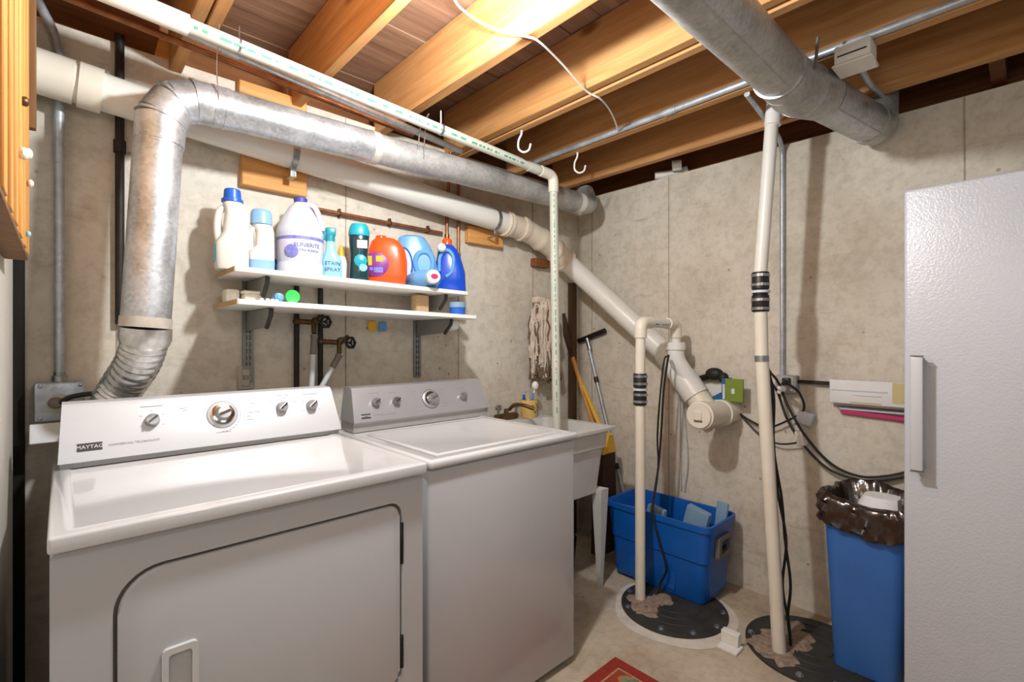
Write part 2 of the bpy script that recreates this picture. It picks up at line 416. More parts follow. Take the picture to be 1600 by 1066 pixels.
# formwork seams stand a little proud of the concrete
for x in (0.135, 0.914, 1.526, 2.081):
    struct('form_seam', MB().box(x - 0.002, YW - 0.003, 0, x + 0.002, YW + 0.001, ZB), 'seam', wb)
for y in (1.941, 1.399, 0.173):
    struct('form_seam', MB().box(XR - 0.003, y - 0.002, 0, XR + 0.001, y + 0.002, ZR), 'seam', wr)
ce = struct('ceiling', MB().box(-0.4, -3.1, 2.47, 2.95, 2.5, 2.55), 'subfloor')
y = -3.05; k = 0
pl_me = None
while y < 2.3:
    wd = 0.142
    p = obj('subfloor_board', MB().box(-0.35, y + 0.002, 2.427 + 0.002 * (k % 3), 2.9, y + wd - 0.002, 2.4699), 'subfloor', ce)
    y += wd; k += 1
def joist(x0, x1, z0=JZ, y1=2.06, y0=-2.95, m='joist'):
    return obj('joist', MB().box(x0, y0, z0, x1, y1, 2.426, 0.003, 1), m, ce)
joist(-0.13, -0.09); joist(0.275, 0.313); joist(0.318, 0.354, y1=1.72)
joist(0.676, 0.714); joist(1.052, 1.092); joist(1.438, 1.474); joist(1.484, 1.520, JZ - 0.006)
joist(1.872, 1.912); joist(2.268, 2.308)
# wood bridging between the last joists
obj('blocking', MB().box(1.913, -0.16, 2.20, 2.267, -0.12, 2.42), 'joist', ce)
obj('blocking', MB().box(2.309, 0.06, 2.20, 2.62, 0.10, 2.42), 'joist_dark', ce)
# sill plate and rim board over the walls
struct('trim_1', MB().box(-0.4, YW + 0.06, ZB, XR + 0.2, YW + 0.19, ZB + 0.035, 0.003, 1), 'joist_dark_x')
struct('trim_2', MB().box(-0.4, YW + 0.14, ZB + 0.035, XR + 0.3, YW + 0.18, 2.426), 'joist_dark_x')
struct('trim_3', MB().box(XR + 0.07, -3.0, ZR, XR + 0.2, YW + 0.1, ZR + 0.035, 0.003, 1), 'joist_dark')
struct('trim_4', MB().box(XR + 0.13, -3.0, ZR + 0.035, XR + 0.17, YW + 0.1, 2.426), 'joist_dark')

# ------------------------------------------------------------------ dryer
D0, D1, DF, DB = -0.014, 0.724, 1.135, 1.79
dr = thing('clothes_dryer', 'white front-loading clothes dryer with big rounded door, left of the washer', 'dryer', ((D0 + D1) / 2, 1.47, 0))
obj('cabinet', MB().box(D0, DF + 0.0135, 0.03, D1, DB, 0.884, 0.006), 'enamel_shaded', dr)
def plate_with_hole(outer, inner, axis_y0, axis_y1, mbs):
    bm = mbs.bm
    lo = [bm.verts.new((p[0], axis_y0, p[1])) for p in outer]; li = [bm.verts.new((p[0], axis_y0, p[1])) for p in inner]
    es = [bm.edges.new((lo[i], lo[(i + 1) % len(lo)])) for i in range(len(lo))] + [bm.edges.new((li[i], li[(i + 1) % len(li)])) for i in range(len(li))]
    r = bmesh.ops.triangle_fill(bm, use_beauty=True, edges=es)
    fs = [f for f in r['geom'] if isinstance(f, bmesh.types.BMFace)]
    r = bmesh.ops.extrude_face_region(bm, geom=fs)
    for v in r['geom']:
        if isinstance(v, bmesh.types.BMVert): v.co.y = axis_y1
    return mbs
door_out = (0.069, 0.34, 0.659, 0.822)
fp = plate_with_hole(rrect(D0, 0.03, D1, 0.880, 0.008, 3), rrect(*door_out, (0.034, 0.075, 0.07, 0.034), 8), DF, DF + 0.013, MB())
obj('front_panel', fp, 'enamel_shaded', dr)
g = 0.0065
dd = obj('door', MB().prism(rrect(door_out[0] + g, door_out[1] + g, door_out[2] - g, door_out[3] - g, (0.031, 0.071, 0.066, 0.031), 8), 'Y', DF - 0.003, DF + 0.0105, 0.006, 4), 'enamel_shaded', dr)
obj('door_gap_shade', MB().prism(rrect(0.06, 0.33, 0.668, 0.83, 0.03, 6), 'Y', DF + 0.0102, DF + 0.0135), 'hosegrey', dr)  # grey backing put in to darken the door gap like shade
# pull handle: a raised frame round a recess
hm = plate_with_hole(rrect(0.140, 0.52, 0.200, 0.655, 0.010, 4), rrect(0.151, 0.528, 0.189, 0.643, 0.006, 4), DF - 0.012, DF + 0.004, MB())
obj('door_handle', hm, 'enamel', dd)
obj('handle_recess', MB().box(0.149, DF - 0.002, 0.526, 0.174, DF + 0.003, 0.645), 'enamel_shaded', dd)
obj('handle_recess', MB().box(0.174, DF - 0.0005, 0.526, 0.191, DF + 0.003, 0.645), 'lip', dd)
for z0, z1 in ((0.655, 0.765), (0.380, 0.468)):
    obj('hinge', MB().box(0.6555, DF - 0.004, z0, 0.664, DF + 0.006, z1, 0.002, 1).box(0.657, DF - 0.006, z0 + 0.03, 0.6625, DF, z1 - 0.03, 0.001, 1), 'iron', dr)
def lid_slab(x0, y0, z0, x1, y1, z1, inset, depth, bev=0.008):
    m = MB(); m.box(x0, y0, z0, x1, y1, z1); bm = m.bm
    bm.faces.ensure_lookup_table()
    top = max(bm.faces, key=lambda f: f.calc_center_median().z)
    bmesh.ops.inset_region(bm, faces=[top], thickness=inset, depth=0.0)
    bmesh.ops.inset_region(bm, faces=[top], thickness=0.008, depth=-depth)
    es = [e for e in bm.edges if all(abs(v.co.x - x0) < 1e-5 or abs(v.co.x - x1) < 1e-5 or abs(v.co.y - y0) < 1e-5 or abs(v.co.y - y1) < 1e-5 for v in e.verts)
          and len(e.link_faces) == 2 and e.calc_face_angle(0) > 0.5]
    bmesh.ops.bevel(bm, geom=es, offset=bev, segments=3, profile=0.5, affect='EDGES', clamp_overlap=True)
    return m
obj('top_panel', lid_slab(D0 - 0.003, DF - 0.022, 0.886, D1 + 0.002, DB, 0.916, 0.045, 0.003, 0.006), 'enamel', dr)

def console(parent, x0, x1, yb, zb, yt, zt, yback, inset, mat, base_z, lipm, inset1):
    """control panel: leaning face with narrowing ends"""
    prof = [(yb, zb), (yt - 0.003, zt - 0.012), (yt + 0.006, zt - 0.002), (yt + 0.02, zt), (yback, zt), (yback, zb)]
    m = MB()
    def ring(x, t): return [Vector((x + (inset if t > 0 else -inset1) * ((p[1] - zb) / (zt - zb)), p[0], p[1])) for p in prof]
    m.rings([ring(x0, 1), ring(x1, -1)])
    es = [e for e in m.bm.edges if e.is_manifold and e.calc_face_angle(0) > 0.9 and all(v.co.y < yback - 0.01 for v in e.verts)]
    bmesh.ops.bevel(m.bm, geom=es, offset=0.010, segments=4, profile=0.5, affect='EDGES', clamp_overlap=True)
    c = obj('control_panel', m, mat, parent)
    obj('console_lip', MB().prism([(yb + 0.004, zb + 0.004), (yb + 0.016, zb - 0.010), (yb + 0.016, base_z), (yback, base_z), (yback, zb + 0.004)], 'X', x0 + 0.004, x1 - 0.004), lipm, parent)
    n = Vector((0, -(zt - zb - 0.012), (yt - 0.003 - yb))).normalized()
    up = Vector((0, yt - 0.003 - yb, zt - 0.012 - zb)).normalized()
    O = Vector((0, yb, zb))
    def P(x, z, off=0.0): return O + up * ((z - zb) / up.z) + Vector((x, 0, 0)) + n * off
    rot = Matrix((Vector((1, 0, 0)), up, n)).transposed()
    return c, P, n, rot
cp, P, nn, rot = console(dr, D0 + 0.008, D1 + 0.006, 1.672, 0.932, 1.724, 1.080, DB, 0.008, 'console', 0.9155, 'lip', 0.018)
def knob(x, z, r, parent, P, n, rot, ringr=None, h=0.022):
    k = obj('knob', MB().lathe([(r * 1.04, 0.0), (r * 1.04, 0.004), (r * 0.93, h * 0.8), (r * 0.85, h), (0.0, h)], P(x, z), n, 24), 'steel', parent)
    return k
def dial(x, z, r, parent, P, n, rot, ringm='console', gm='softink'):
    obj('dial_ring', MB().lathe([(r * 1.52, 0.0), (r * 1.52, 0.0012), (r * 1.44, 0.0012)], P(x, z), n, 36), gm, parent)
    obj('dial_ring', MB().lathe([(r * 1.44, 0.0), (r * 1.44, 0.002), (r * 1.15, 0.006), (r * 0.9, 0.007)], P(x, z), n, 36), ringm, parent)
    obj('dial_skirt', MB().lathe([(r * 1.18, 0.005), (r * 1.16, 0.009), (r, 0.0105), (r * 0.5, 0.0105)], P(x, z), n, 36), 'chrome', parent)
    k = knob(x, z, r * 0.72, parent, P, n, rot, h=0.032)
def grip(x, z, r, h, parent, P, n, rot, ang=30):
    d = rot @ Vector((math.cos(R(ang)), math.sin(R(ang)), 0)); s_ = n.cross(d)
    c = P(x, z, h); m = MB(); q = []
    for a, b in ((-1, -1), (1, -1), (1, 1), (-1, 1)): q.append((a, b))
    r0 = [c + d * a * r * 0.86 + s_ * b * r * 0.2 - n * 0.003 for a, b in q]; r1 = [c + d * a * r * 0.8 + s_ * b * r * 0.13 + n * 0.006 for a, b in q]
    m.rings([r0, r1]); obj('knob_grip', m, 'chrome', parent)
def print_bar(x0, x1, z, h, parent, P, n, rot, mat='softink', name='printed_line'):
    m = MB(); r = [P(x0, z, 0.0002), P(x1, z, 0.0002), P(x1, z + h, 0.0002), P(x0, z + h, 0.0002)]
    m.rings([r, [p + n * 0.0004 for p in r]]); return obj(name, m, mat, parent, smooth=False)
for x, z in ((0.190, 1.019), (0.539, 1.023), (0.636, 1.021)):
    knob(x, z, 0.0175, cp, P, nn, rot); grip(x, z, 0.0175, 0.022, cp, P, nn, rot, 40)
    for a in range(-120, 121, 60):
        print_bar(x + 0.030 * math.sin(R(a)) - 0.003, x + 0.030 * math.sin(R(a)) + 0.003, z + 0.027 * math.cos(R(a)), 0.001, cp, P, nn, rot)
    print_bar(x - 0.026, x + 0.026, z + 0.038, 0.0016, cp, P, nn, rot)
dial(0.365, 1.018, 0.028, cp, P, nn, rot); grip(0.365, 1.018, 0.020, 0.032, cp, P, nn, rot, 20)
m = MB()
for a in list(range(-80, 60, 10)) + list(range(70, 190, 12)):
    for rr in (0.050,):
        p0 = P(0.365 + rr * math.sin(R(a)), 1.018 + rr * math.cos(R(a))); p1 = P(0.365 + rr * math.sin(R(a + 8)), 1.018 + rr * math.cos(R(a + 8)))
        m.tube([p0, p1], 0.0009, 5)
obj('dial_scale', m, 'softink', cp)
for x, z, w in ((0.255, 1.045, 0.02), (0.262, 1.038, 0.012), (0.445, 1.043, 0.024), (0.450, 1.036, 0.012), (0.432, 1.016, 0.04), (0.432, 1.005, 0.012), (0.432, 0.995, 0.018), (0.345, 0.966, 0.04), (0.500, 1.045, 0.010), (0.545, 1.052, 0.014), (0.575, 1.038, 0.01)):
    print_bar(x, x + w, z, 0.0014, cp, P, nn, rot)
b = print_bar(0.030, 0.081, 0.957, 0.020, cp, P, nn, rot, 'ink', 'brand_badge')
obj('lettering', text_mesh('lettering', 'MAYTAG', 0.0135, 'paper', rot, P(0.0555, 0.967, 0.0008), 'CENTER'), None, b, smooth=False)
obj('lettering', text_mesh('lettering', 'COMMERCIAL TECHNOLOGY', 0.0085, 'softink', rot, P(0.093, 0.966, 0.0002)), None, cp, smooth=False)
for sx in (D0 + 0.05, D1 - 0.05):
    for sy in (DF + 0.06, DB - 0.06):
        obj('foot', MB().lathe([(0.018, 0.0), (0.018, 0.012), (0.008, 0.014), (0.008, 0.034)], (sx, sy, 0)), 'black', dr)

# ------------------------------------------------------------------ washer
W0, W1, WF, WBk = 0.790, 1.458, 1.205, 1.87
wa = thing('washing_machine', 'white top-loading washing machine with a silver console, right of the dryer', 'washer', ((W0 + W1) / 2, 1.54, 0))
obj('cabinet', MB().box(W0, WF, 0.025, W1, WBk, 0.864, 0.012, 3), 'enamel_shaded', wa)
tp = obj('top_deck', lid_slab(W0 - 0.004, WF - 0.012, 0.866, W1 + 0.004, WBk, 0.893, 0.028, 0.003, 0.010), 'enamel', wa)
obj('lid', lid_slab(W0 + 0.05, WF + 0.035, 0.889, W1 - 0.04, 1.705, 0.897, 0.022, 0.002, 0.003), 'enamel', wa)
cw, P, nn, rot = console(wa, W0 + 0.022, W1 + 0.030, 1.746, 0.932, 1.800, 1.062, WBk, 0.014, 'console2', 0.893, 'lip', 0.024)
for x, z in ((0.912, 1.000), (1.002, 0.997), (1.340, 0.992)):
    knob(x, z, 0.0165, cw, P, nn, rot); grip(x, z, 0.0165, 0.022, cw, P, nn, rot, 30)
    print_bar(x - 0.022, x + 0.022, z + 0.036, 0.0015, cw, P, nn, rot)
    for a in range(-120, 121, 60):
        print_bar(x + 0.028 * math.sin(R(a)) - 0.003, x + 0.028 * math.sin(R(a)) + 0.003, z + 0.024 * math.cos(R(a)), 0.001, cw, P, nn, rot)
dial(1.172, 0.994, 0.028, cw, P, nn, rot, 'console2', 'ink'); grip(1.172, 0.994, 0.020, 0.032, cw, P, nn, rot, 20)
for x, z, w in ((1.085, 1.03, 0.022), (1.09, 1.015, 0.012), (1.09, 1.0, 0.012), (1.09, 0.985, 0.012), (1.225, 1.028, 0.022), (1.23, 1.012, 0.012), (1.23, 0.97, 0.016), (1.22, 0.957, 0.03), (1.085, 0.950, 0.04)):
    print_bar(x, x + w, z, 0.0014, cw, P, nn, rot)
b = print_bar(0.845, 0.884, 0.944, 0.018, cw, P, nn, rot, 'ink', 'brand_badge')
obj('lettering', text_mesh('lettering', 'MAYTAG', 0.0105, 'paper', rot, P(0.8645, 0.953, 0.0008), 'CENTER'), None, b, smooth=False)
obj('lettering', text_mesh('lettering', 'COMMERCIAL TECHNOLOGY', 0.0075, 'softink', rot, P(0.893, 0.953, 0.0002)), None, cw, smooth=False)
for sx in (W0 + 0.05, W1 - 0.05):
    for sy in (WF + 0.06, WBk - 0.06):
        obj('foot', MB().lathe([(0.018, 0.0), (0.018, 0.012), (0.008, 0.014), (0.008, 0.03)], (sx, sy, 0)), 'black', wa)

# ------------------------------------------------------------------ freezer
FX, F1 = 1.82, 0.256
fz = thing('upright_freezer', 'tall white upright freezer with pebbled door, standing at the right', 'freezer', (2.14, -0.12, 0))
obj('cabinet', MB().box(FX + 0.062, -0.50, 0.03, 2.50, F1, 1.685, 0.012, 2), 'fridge', fz)
fd = obj('door', MB().box(FX, -0.50, 0.06, FX + 0.058, F1, 1.690, 0.010, 3), 'fridge', fz)
obj('door_seal', MB().box(FX + 0.056, -0.49, 0.07, FX + 0.064, F1 - 0.01, 1.68), 'lip', fz)
hb = obj('handle', MB().box(FX - 0.040, 0.208, 0.875, FX - 0.026, 0.236, 1.200, 0.004, 2), 'handlewhite', fd)
for z in (0.885, 1.190): obj('handle_mount', MB().box(FX - 0.030, 0.212, z - 0.010, FX + 0.001, 0.232, z + 0.010, 0.002, 1).box(FX - 0.041, 0.2075, z + (0.011 if z > 1 else -0.014), FX - 0.025, 0.2365, z + (0.014 if z > 1 else -0.011)), 'hosegrey', fd)
for sx in (1.90, 2.46):
    for sy in (-0.46, 0.21): obj('foot', MB().lathe([(0.02, 0.0), (0.02, 0.035)], (sx, sy, 0)), 'black', fz)

# ------------------------------------------------------------------ laundry tub with its tap
tb = thing('laundry_tub', 'white plastic utility sink on slim legs, beyond the washer', 'sink', (1.77, 1.73, 0))
tx0, tx1, ty0, ty1, tz = 1.49, 2.055, 1.425, 2.03, 0.815
m = MB()
def rr_ring(x0, y0, x1, y1, r, z): return [Vector((p[0], p[1], z)) for p in rrect(x0, y0, x1, y1, r, 4)]
m.rings([rr_ring(tx0 + .03, ty0 + .03, tx1 - .03, ty1 - .02, .03, tz - .02), rr_ring(tx0, ty0, tx1, ty1, .012, tz - .014), rr_ring(tx0, ty0, tx1, ty1, .012, tz),
         rr_ring(tx0 + .055, ty0 + .045, tx1 - .045, ty1 - .15, .03, tz), rr_ring(tx0 + .075, ty0 + .065, tx1 - .065, ty1 - .17, .05, tz - .30)], cap0=False)
obj('rim', m, 'tub', tb)
m = MB()
m.rings([rr_ring(tx0 + .03, ty0 + .025, tx1 - .03, ty1 - .03, .03, tz - .013), rr_ring(tx0 + .035, ty0 + .03, tx1 - .035, ty1 - .04, .03, tz - .10),
         rr_ring(tx0 + .045, ty0 + .045, tx1 - .045, ty1 - .06, .03, tz - .108), rr_ring(tx0 + .065, ty0 + .065, tx1 - .06, ty1 - .08, .04, tz - .33), rr_ring(tx0 + .10, ty0 + .09, tx1 - .08, ty1 - .10, .04, tz - .345)], cap0=False)
obj('basin', m, 'tub', tb)
for lx, ly in ((2.0, 1.49), (1.56, 1.49), (2.0, 1.95), (1.56, 1.95)):
    m = MB(); a = 0.030
    m.rings([[Vector((lx - a * s_, ly - a * s_, z)), Vector((lx + a * s_, ly - a * s_, z)), Vector((lx + a * s_ * .6, ly + a * s_, z)), Vector((lx - a * s_, ly + a * s_, z))] for z, s_ in ((0.0, .32), (0.02, .36), (0.30, .75), (0.50, 1.0))])
    obj('leg', m, 'tub', tb)
fa = obj('tap_body', MB().box(1.70, 1.935, tz, 1.86, 1.975, tz + 0.035, 0.012).lathe([(.014, 0), (.012, .03)], (1.78, 1.955, tz + .03)), 'bronze', tb)
obj('spout', MB().tube(spline([(1.80, 1.95, tz + .055), (1.79, 1.90, tz + .085), (1.80, 1.84, tz + .088), (1.83, 1.79, tz + .07)]), .010, 10), 'bronze', tb)
for x in (1.725, 1.855):
    obj('tap_knob', MB().lathe([(.008, 0), (.008, .02), (.021, .024), (.023, .038), (.014, .05), (0, .052)], (x, 1.955, tz + .035)), 'chrome', tb)

mg = thing('mug', 'yellow patterned mug full of brushes on the laundry tub edge', 'mug', (1.935, 1.935, tz + .0005), 20)
mg.scale = (1.2, 1.2, 1.12)
obj('cup', MB().lathe([(.034, 0), (.038, .006), (.041, .088), (.038, .088), (.034, .012), (0, .012)], (0, 0, 0)), 'mug', mg, local=True)
obj('handle', MB().tube(spline([(.037, -.004, .076), (.062, -.008, .074), (.066, -.008, .05), (.038, -.004, .022)]), .006, 8), 'mug', mg, local=True)
for a, z, s_ in ((-75, .055, .011), (-110, .03, .008), (-60, .03, .008), (-130, .06, .008), (-45, .062, .009), (-95, .068, .007)):
    obj('printed_flower', MB().lathe([(s_, 0), (s_ * .8, .0012), (0, .0016)], (.0395 * math.cos(R(a)), .0395 * math.sin(R(a)), z), (math.cos(R(a)), math.sin(R(a)), -.04), 10), 'mugprint', mg, local=True)
t = thing('bottle_brush', 'white round-headed brush standing in the yellow mug', 'brush', (1.955, 1.935, tz + .012))
obj('handle', MB().tube([(1.95, 1.933, tz + .014), (1.972, 1.930, tz + .15)], .005, 8), 'white', t)
obj('brush_head', MB().sphere((1.978, 1.928, tz + .175), .020, 12, (1, 1, 1.3)), 'white', t)
tag(obj('toothbrush', MB().tube([(1.93, 1.942, tz + .014), (1.915, 1.955, tz + .12)], .003, 6).box(1.910, 1.948, tz + .10, 1.922, 1.964, tz + .128, .002, 1), 'capblue'), 'blue toothbrush leaning left in the yellow mug', 'toothbrush')
tag(obj('scrub_brush', MB().tube([(1.943, 1.925, tz + .014), (1.938, 1.915, tz + .10)], .005, 6).box(1.926, 1.908, tz + .088, 1.953, 1.922, tz + .138, .003, 1), 'greyblue'), 'pale blue scrubbing brush in the middle of the yellow mug', 'brush')

# ------------------------------------------------------------------ pipes on the back wall
dp = thing('main_drain_pipe', 'thick white drain pipe running along the back wall and down to the corner tee', 'pipe', (1.2, 1.95, 1.75))
YP = 1.955
p0, p1 = V(-0.096, YP, 2.028), V(1.78, YP, 1.886)
run = obj('pipe_run', MB().tube([p0, p1], 0.057, 28), 'pvc', dp)
dirn = (p1 - p0).normalized()
obj('coupling', MB().tube([p0 + dirn * .02, p0 + dirn * .125], .0635, 28).tube([p0 + dirn * .135, p0 + dirn * .190], .066, 28), 'pvc_cream', dp)
# flexible elbow: ridged cream boot
a0, a1, a2, a3 = V(1.765, YP, 1.887), V(1.95, YP, 1.868), V(2.13, 1.94, 1.80), V(2.25, 1.925, 1.725)
path = spline([a0, a1, a2, a3], 14); rad = []
for i in range(len(path)):
    t_ = i / (len(path) - 1); bump_ = 0.008 * max(0, math.cos(t_ * 2 * math.pi * 4)) ** 2
    rad.append(0.062 + bump_)
obj('flexible_boot', MB().tube(path, rad, 28), 'flexrub', dp)
for i in (1, 9, 31, 40): ring_tube(path[i], path[i + 1] - path[i], .0685, .012, MB()) if False else obj('hose_clamp', MB().tube([path[i], path[i + 1] + (path[i + 1] - path[i]) * .2], .0705, 28), 'flexrub', dp)
q0, q1 = V(2.20, 1.935, 1.762), V(2.405, 1.34, 1.165)
obj('pipe_run', MB().tube([a3 - (q1 - a3).normalized() * .02, q1], 0.057, 28), 'pvc', dp)
dq = (q1 - a3).normalized()
# wye, its side branch and the tee with cleanout
q2 = V(2.40, 1.13, 0.90)
obj('wye_fitting', MB().tube([q1 - dq * .02, q1 + (q2 - q1) * .42], .064, 28), 'pvc_white', dp)
obj('wye_branch', MB().tube(fillet([(2.345, 1.262, 1.235), (2.345, 1.262, 1.15), (2.40, 1.20, 1.02)], .08), .042, 22), 'pvc_white', dp)
obj('coupling', MB().tube([(2.345, 1.262, 1.200), (2.345, 1.262, 1.238)], .049, 24), 'pvc_white', dp)
obj('coupling', MB().tube([q1 + (q2 - q1) * .40, q1 + (q2 - q1) * .78], .068, 28), 'pvc', dp)
obj('tee_fitting', MB().tube([q1 + (q2 - q1) * .7, q2], .060, 28).tube([(2.215, 1.065, .893), (2.42, 1.055, .887)], .060, 28).tube([(2.205, 1.065, .893), (2.245, 1.065, .892)], .066, 28), 'pvc_cream', dp)
obj('coupling', MB().tube([(2.40, 1.055, .887), (2.425, 1.053, .886)], .066, 28), 'pvc_cream', dp)
obj('wall_stub', MB().tube([(2.41, 1.054, .886), (2.53, 1.048, .884)], .057, 28), 'pvc_cream', dp)
cl = obj('cleanout_plug', MB().tube([(2.192, 1.066, .893), (2.206, 1.066, .893)], .058, 28), 'pvc_cream', dp)
obj('plug_slot', MB().box(2.1905, 1.046, .862, 2.1935, 1.088, .872), 'hosegrey', cl)
obj('plug_lug', MB().box(2.184, 1.050, .872, 2.1935, 1.084, .912, .002, 1), 'pvc_cream', cl)
# strap hangers on the run and printing
def strap(px, py, pz, r, parent, tail=True):
    c = V(px, py, pz); m = MB(); n = 18
    pts = []
    for k in range(n + 1):
        a = R(100 + 220 * k / n); pts.append(V(0, math.cos(a) * (r + .0015), math.sin(a) * (r + .0015)))
    prof = []
    for p in pts:
        prof.append(p)
    ra = [c + p + V(-.011, 0, 0) for p in pts]; rb = [c + p + V(.011, 0, 0) for p in pts]
    ra2 = [c + p * ((r + .0035) / (r + .0015)) + V(-.011, 0, 0) for p in pts]; rb2 = [c + p * ((r + .0035) / (r + .0015)) + V(.011, 0, 0) for p in pts]
    m.rings([ra, rb, rb2, ra2, ra], close=False, cap0=False, cap1=False)
    o = obj('strap', m, 'steel', parent)
    obj('strap_tail', MB().box(px - .011, py - .02, pz - r - .035, px + .011, py - .017, pz - r + .004, .001, 1).box(px - .011, py - .02, pz - r - .035, px + .011, py + .045, pz - r - .032).lathe([(.006, 0), (.004, .004), (0, .005)], (px, py - .02, pz - r - .024), (0, -1, 0), 8), 'steel', parent)
strap(0.655, YP, 1.966 + .004, .057, dp); strap(1.690, YP, 1.893, .057, dp)
def pipe_marks(p, q, r, ang0, marks, parent, mat, h=.004, skip=()):
    """printed dashes lying on the skin of a pipe"""
    p, q = Vector(p), Vector(q); d = (q - p).normalized(); L = (q - p).length
    u = d.cross(Vector((0, 0, 1))).normalized() if abs(d.z) < .9 else Vector((0, -1, 0)); w = d.cross(u)
    m = MB(); s = 0.0
    a0 = ang0; da = h / r / 2
    for ln, gp in marks:
        if s + ln > L: break
        ring = [[p + d * (s + dl) + (u * math.cos(a0 + k * da) + w * math.sin(a0 + k * da)) * rr for k in (-1, 0, 1)] for dl, rr in ((0, r + .0004), (ln, r + .0004))]
        m.rings([ring[0], ring[1]], close=False, cap0=False, cap1=False); s += ln + gp
    o = obj('pipe_print', m, mat, parent); o['kind'] = 'stuff'; return o
rnd = random.Random(3)
def dash(n): return [(rnd.choice((.006, .010, .014, .022, .030)), rnd.choice((.006, .010, .016, .03))) for _ in range(n)]

# galvanised dryer duct: flex hose, rise, gored elbow and the long run
dd_ = thing('dryer_vent_duct', 'round galvanised dryer duct rising on the left and running over the shelves', 'duct', (0.3, 1.75, 1.05))
YD = 1.752
e0, e1, e2, e3 = V(.181, YD, 1.295), V(.212, YD, 1.855), V(.325, YD, 1.983), V(2.12, YD, 2.030)
obj('riser', MB().tube([e0, e1], .0605, 28), 'galv', dd_)
for f_ in (0.0, .93): ring_tube
el = [e1, V(.225, YD, 1.922), V(.262, YD, 1.966), e2]
gor = [e1 + V(0, 0, -.03), V(.217, YD, 1.90), V(.250, YD, 1.957), V(.300, YD, 1.980), e2 + V(.07, 0, .003)]
for i in range(len(gor) - 1):
    obj('elbow_gore', MB().tube([gor[i], gor[i + 1]], [.0625, .0625], 28), 'galv', dd_)
for i in range(1, len(gor) - 1):
    d_ = (gor[i + 1] - gor[i - 1]).normalized()
    obj('elbow_bead', MB().tube([gor[i] - d_ * .004, gor[i] + d_ * .004], .0655, 28), 'galv', dd_)
obj('run', MB().tube([e2, V(.90, YD, 2.000)], .0605, 28), 'galv', dd_)
obj('run', MB().tube([V(.88, YD, 1.9995), e3], .0575, 28), 'galv_dull', dd_)
obj('joint_band', MB().tube([V(.345, YD, 1.9835), V(.352, YD, 1.9837)], .0640, 28).tube([V(.375, YD, 1.984), V(.380, YD, 1.984)], .0635, 28), 'galv', dd_)
obj('joint_tape', MB().tube([V(.875, YD, 1.999), V(.905, YD, 2.0)], .0625, 28), 'tape', dd_)
obj('joint_tape', MB().tube([e0 + V(-.001, 0, -.012), e0 + V(.001, 0, .018)], .0632, 28), 'tape', dd_)
obj('end_collar', MB().tube([e3 + V(-.03, 0, 0), e3 + V(.045, 0, .001)], .0560, 28), 'pvc', dd_)
obj('wall_elbow', MB().tube(fillet([e3 + V(.03, 0, .001), e3 + V(.13, 0, .003), e3 + V(.16, .06, .10)], .08), .053, 24), 'galv_dull', dd_)
# foil flex hose, ribbed
fp_ = spline([e0 + V(0, 0, -.01), V(.178, YD + .012, 1.235), V(.166, YD + .06, 1.175), V(.138, 1.895, 1.105), V(.10, 1.925, 1.02), V(.06, 1.94, .86)], 16)
rad = [.0565 + .0022 * math.sin(i * 1.6) + (.004 if i < 8 else 0) for i in range(len(fp_))]
obj('flex_hose', MB().tube(fp_, rad, 24), 'foil', dd_)
obj('foil_tape', MB().tube([fp_[0], fp_[10], fp_[15]], [.0640, .0650, .0600], 24), 'foil', dd_)
obj('hanger_wire', MB().tube(spline([V(1.085, YD + .062, 2.01), V(1.085, YD - .05, 1.99), V(1.085, YD - .06, 2.03), V(1.075, 1.66, 2.12), V(1.06, 1.617, 2.14)]), .0022, 6).tube(spline([V(1.060, YD - .057, 2.025), V(1.05, 1.66, 2.1), V(1.06, 1.617, 2.14)]), .0022, 6), 'steel', dd_)
obj('hanger_wire', MB().tube(spline([V(.352, YD - .064, 1.98), V(.345, 1.68, 2.08), V(.338, 1.615, 2.17)]), .0014, 6), 'steel', dd_)

# condensate / tub drain: thin white pipe hung under the joists
td = thing('thin_drain_pipe', 'thin white pipe with green print, hung under the joists then dropping to the sink', 'pipe', (1.77, 1.62, .8))
h0, h1 = V(-.04, 1.597, 2.136), V(1.775, 1.622, 2.068)
obj('pipe_run', MB().tube([h0, h1], .0205, 18), 'pvc_thin', td)
obj('pipe_drop', MB().tube([V(1.795, 1.622, 2.035), V(1.795, 1.60, .79)], .0205, 18), 'pvc_thin', td)
obj('elbow', MB().tube(fillet([h1 - V(.075, 0, -.0028), h1 + V(.02, 0, 0), V(1.795, 1.622, 1.985)], .05), .0255, 18), 'pvc_cream', td)
obj('coupling', MB().tube([h1 - V(.16, 0, -.006), h1 - V(.095, 0, -.0035)], .0235, 18), 'pvc_thin', td)
dh = (h1 - h0).normalized()
obj('tee_fitting', MB().tube([h0 + dh * .10, h0 + dh * .30], .028, 18).tube([h0 + dh * .15, h0 + dh * .15 + V(0, -.02, .03)], .024, 18), 'pvc_white', td)
pipe_marks(h0 + dh * .31, h1 - dh * .2, .0205, R(24), dash(70), td, 'green_ink', .008)
pipe_marks(V(1.795, 1.622, 2.0), V(1.795, 1.60, .85), .0205, R(45), dash(50), td, 'green_ink', .005)
obj('hanger_strap', MB().tube([h0 + dh * 1.155 + V(0, -.0, .022), h0 + dh * 1.155 + V(0, 0, .075)], .004, 6).tube([h0 + dh * 1.150, h0 + dh * 1.16], .0228, 18), 'steel', td)
obj('hanger_strap', MB().tube([h0 + dh * .425, h0 + dh * .43], .0222, 18).tube([h0 + dh * .428 + V(0, 0, .02), h0 + dh * .428 + V(0, 0, .06)], .002, 6), 'steel', td)

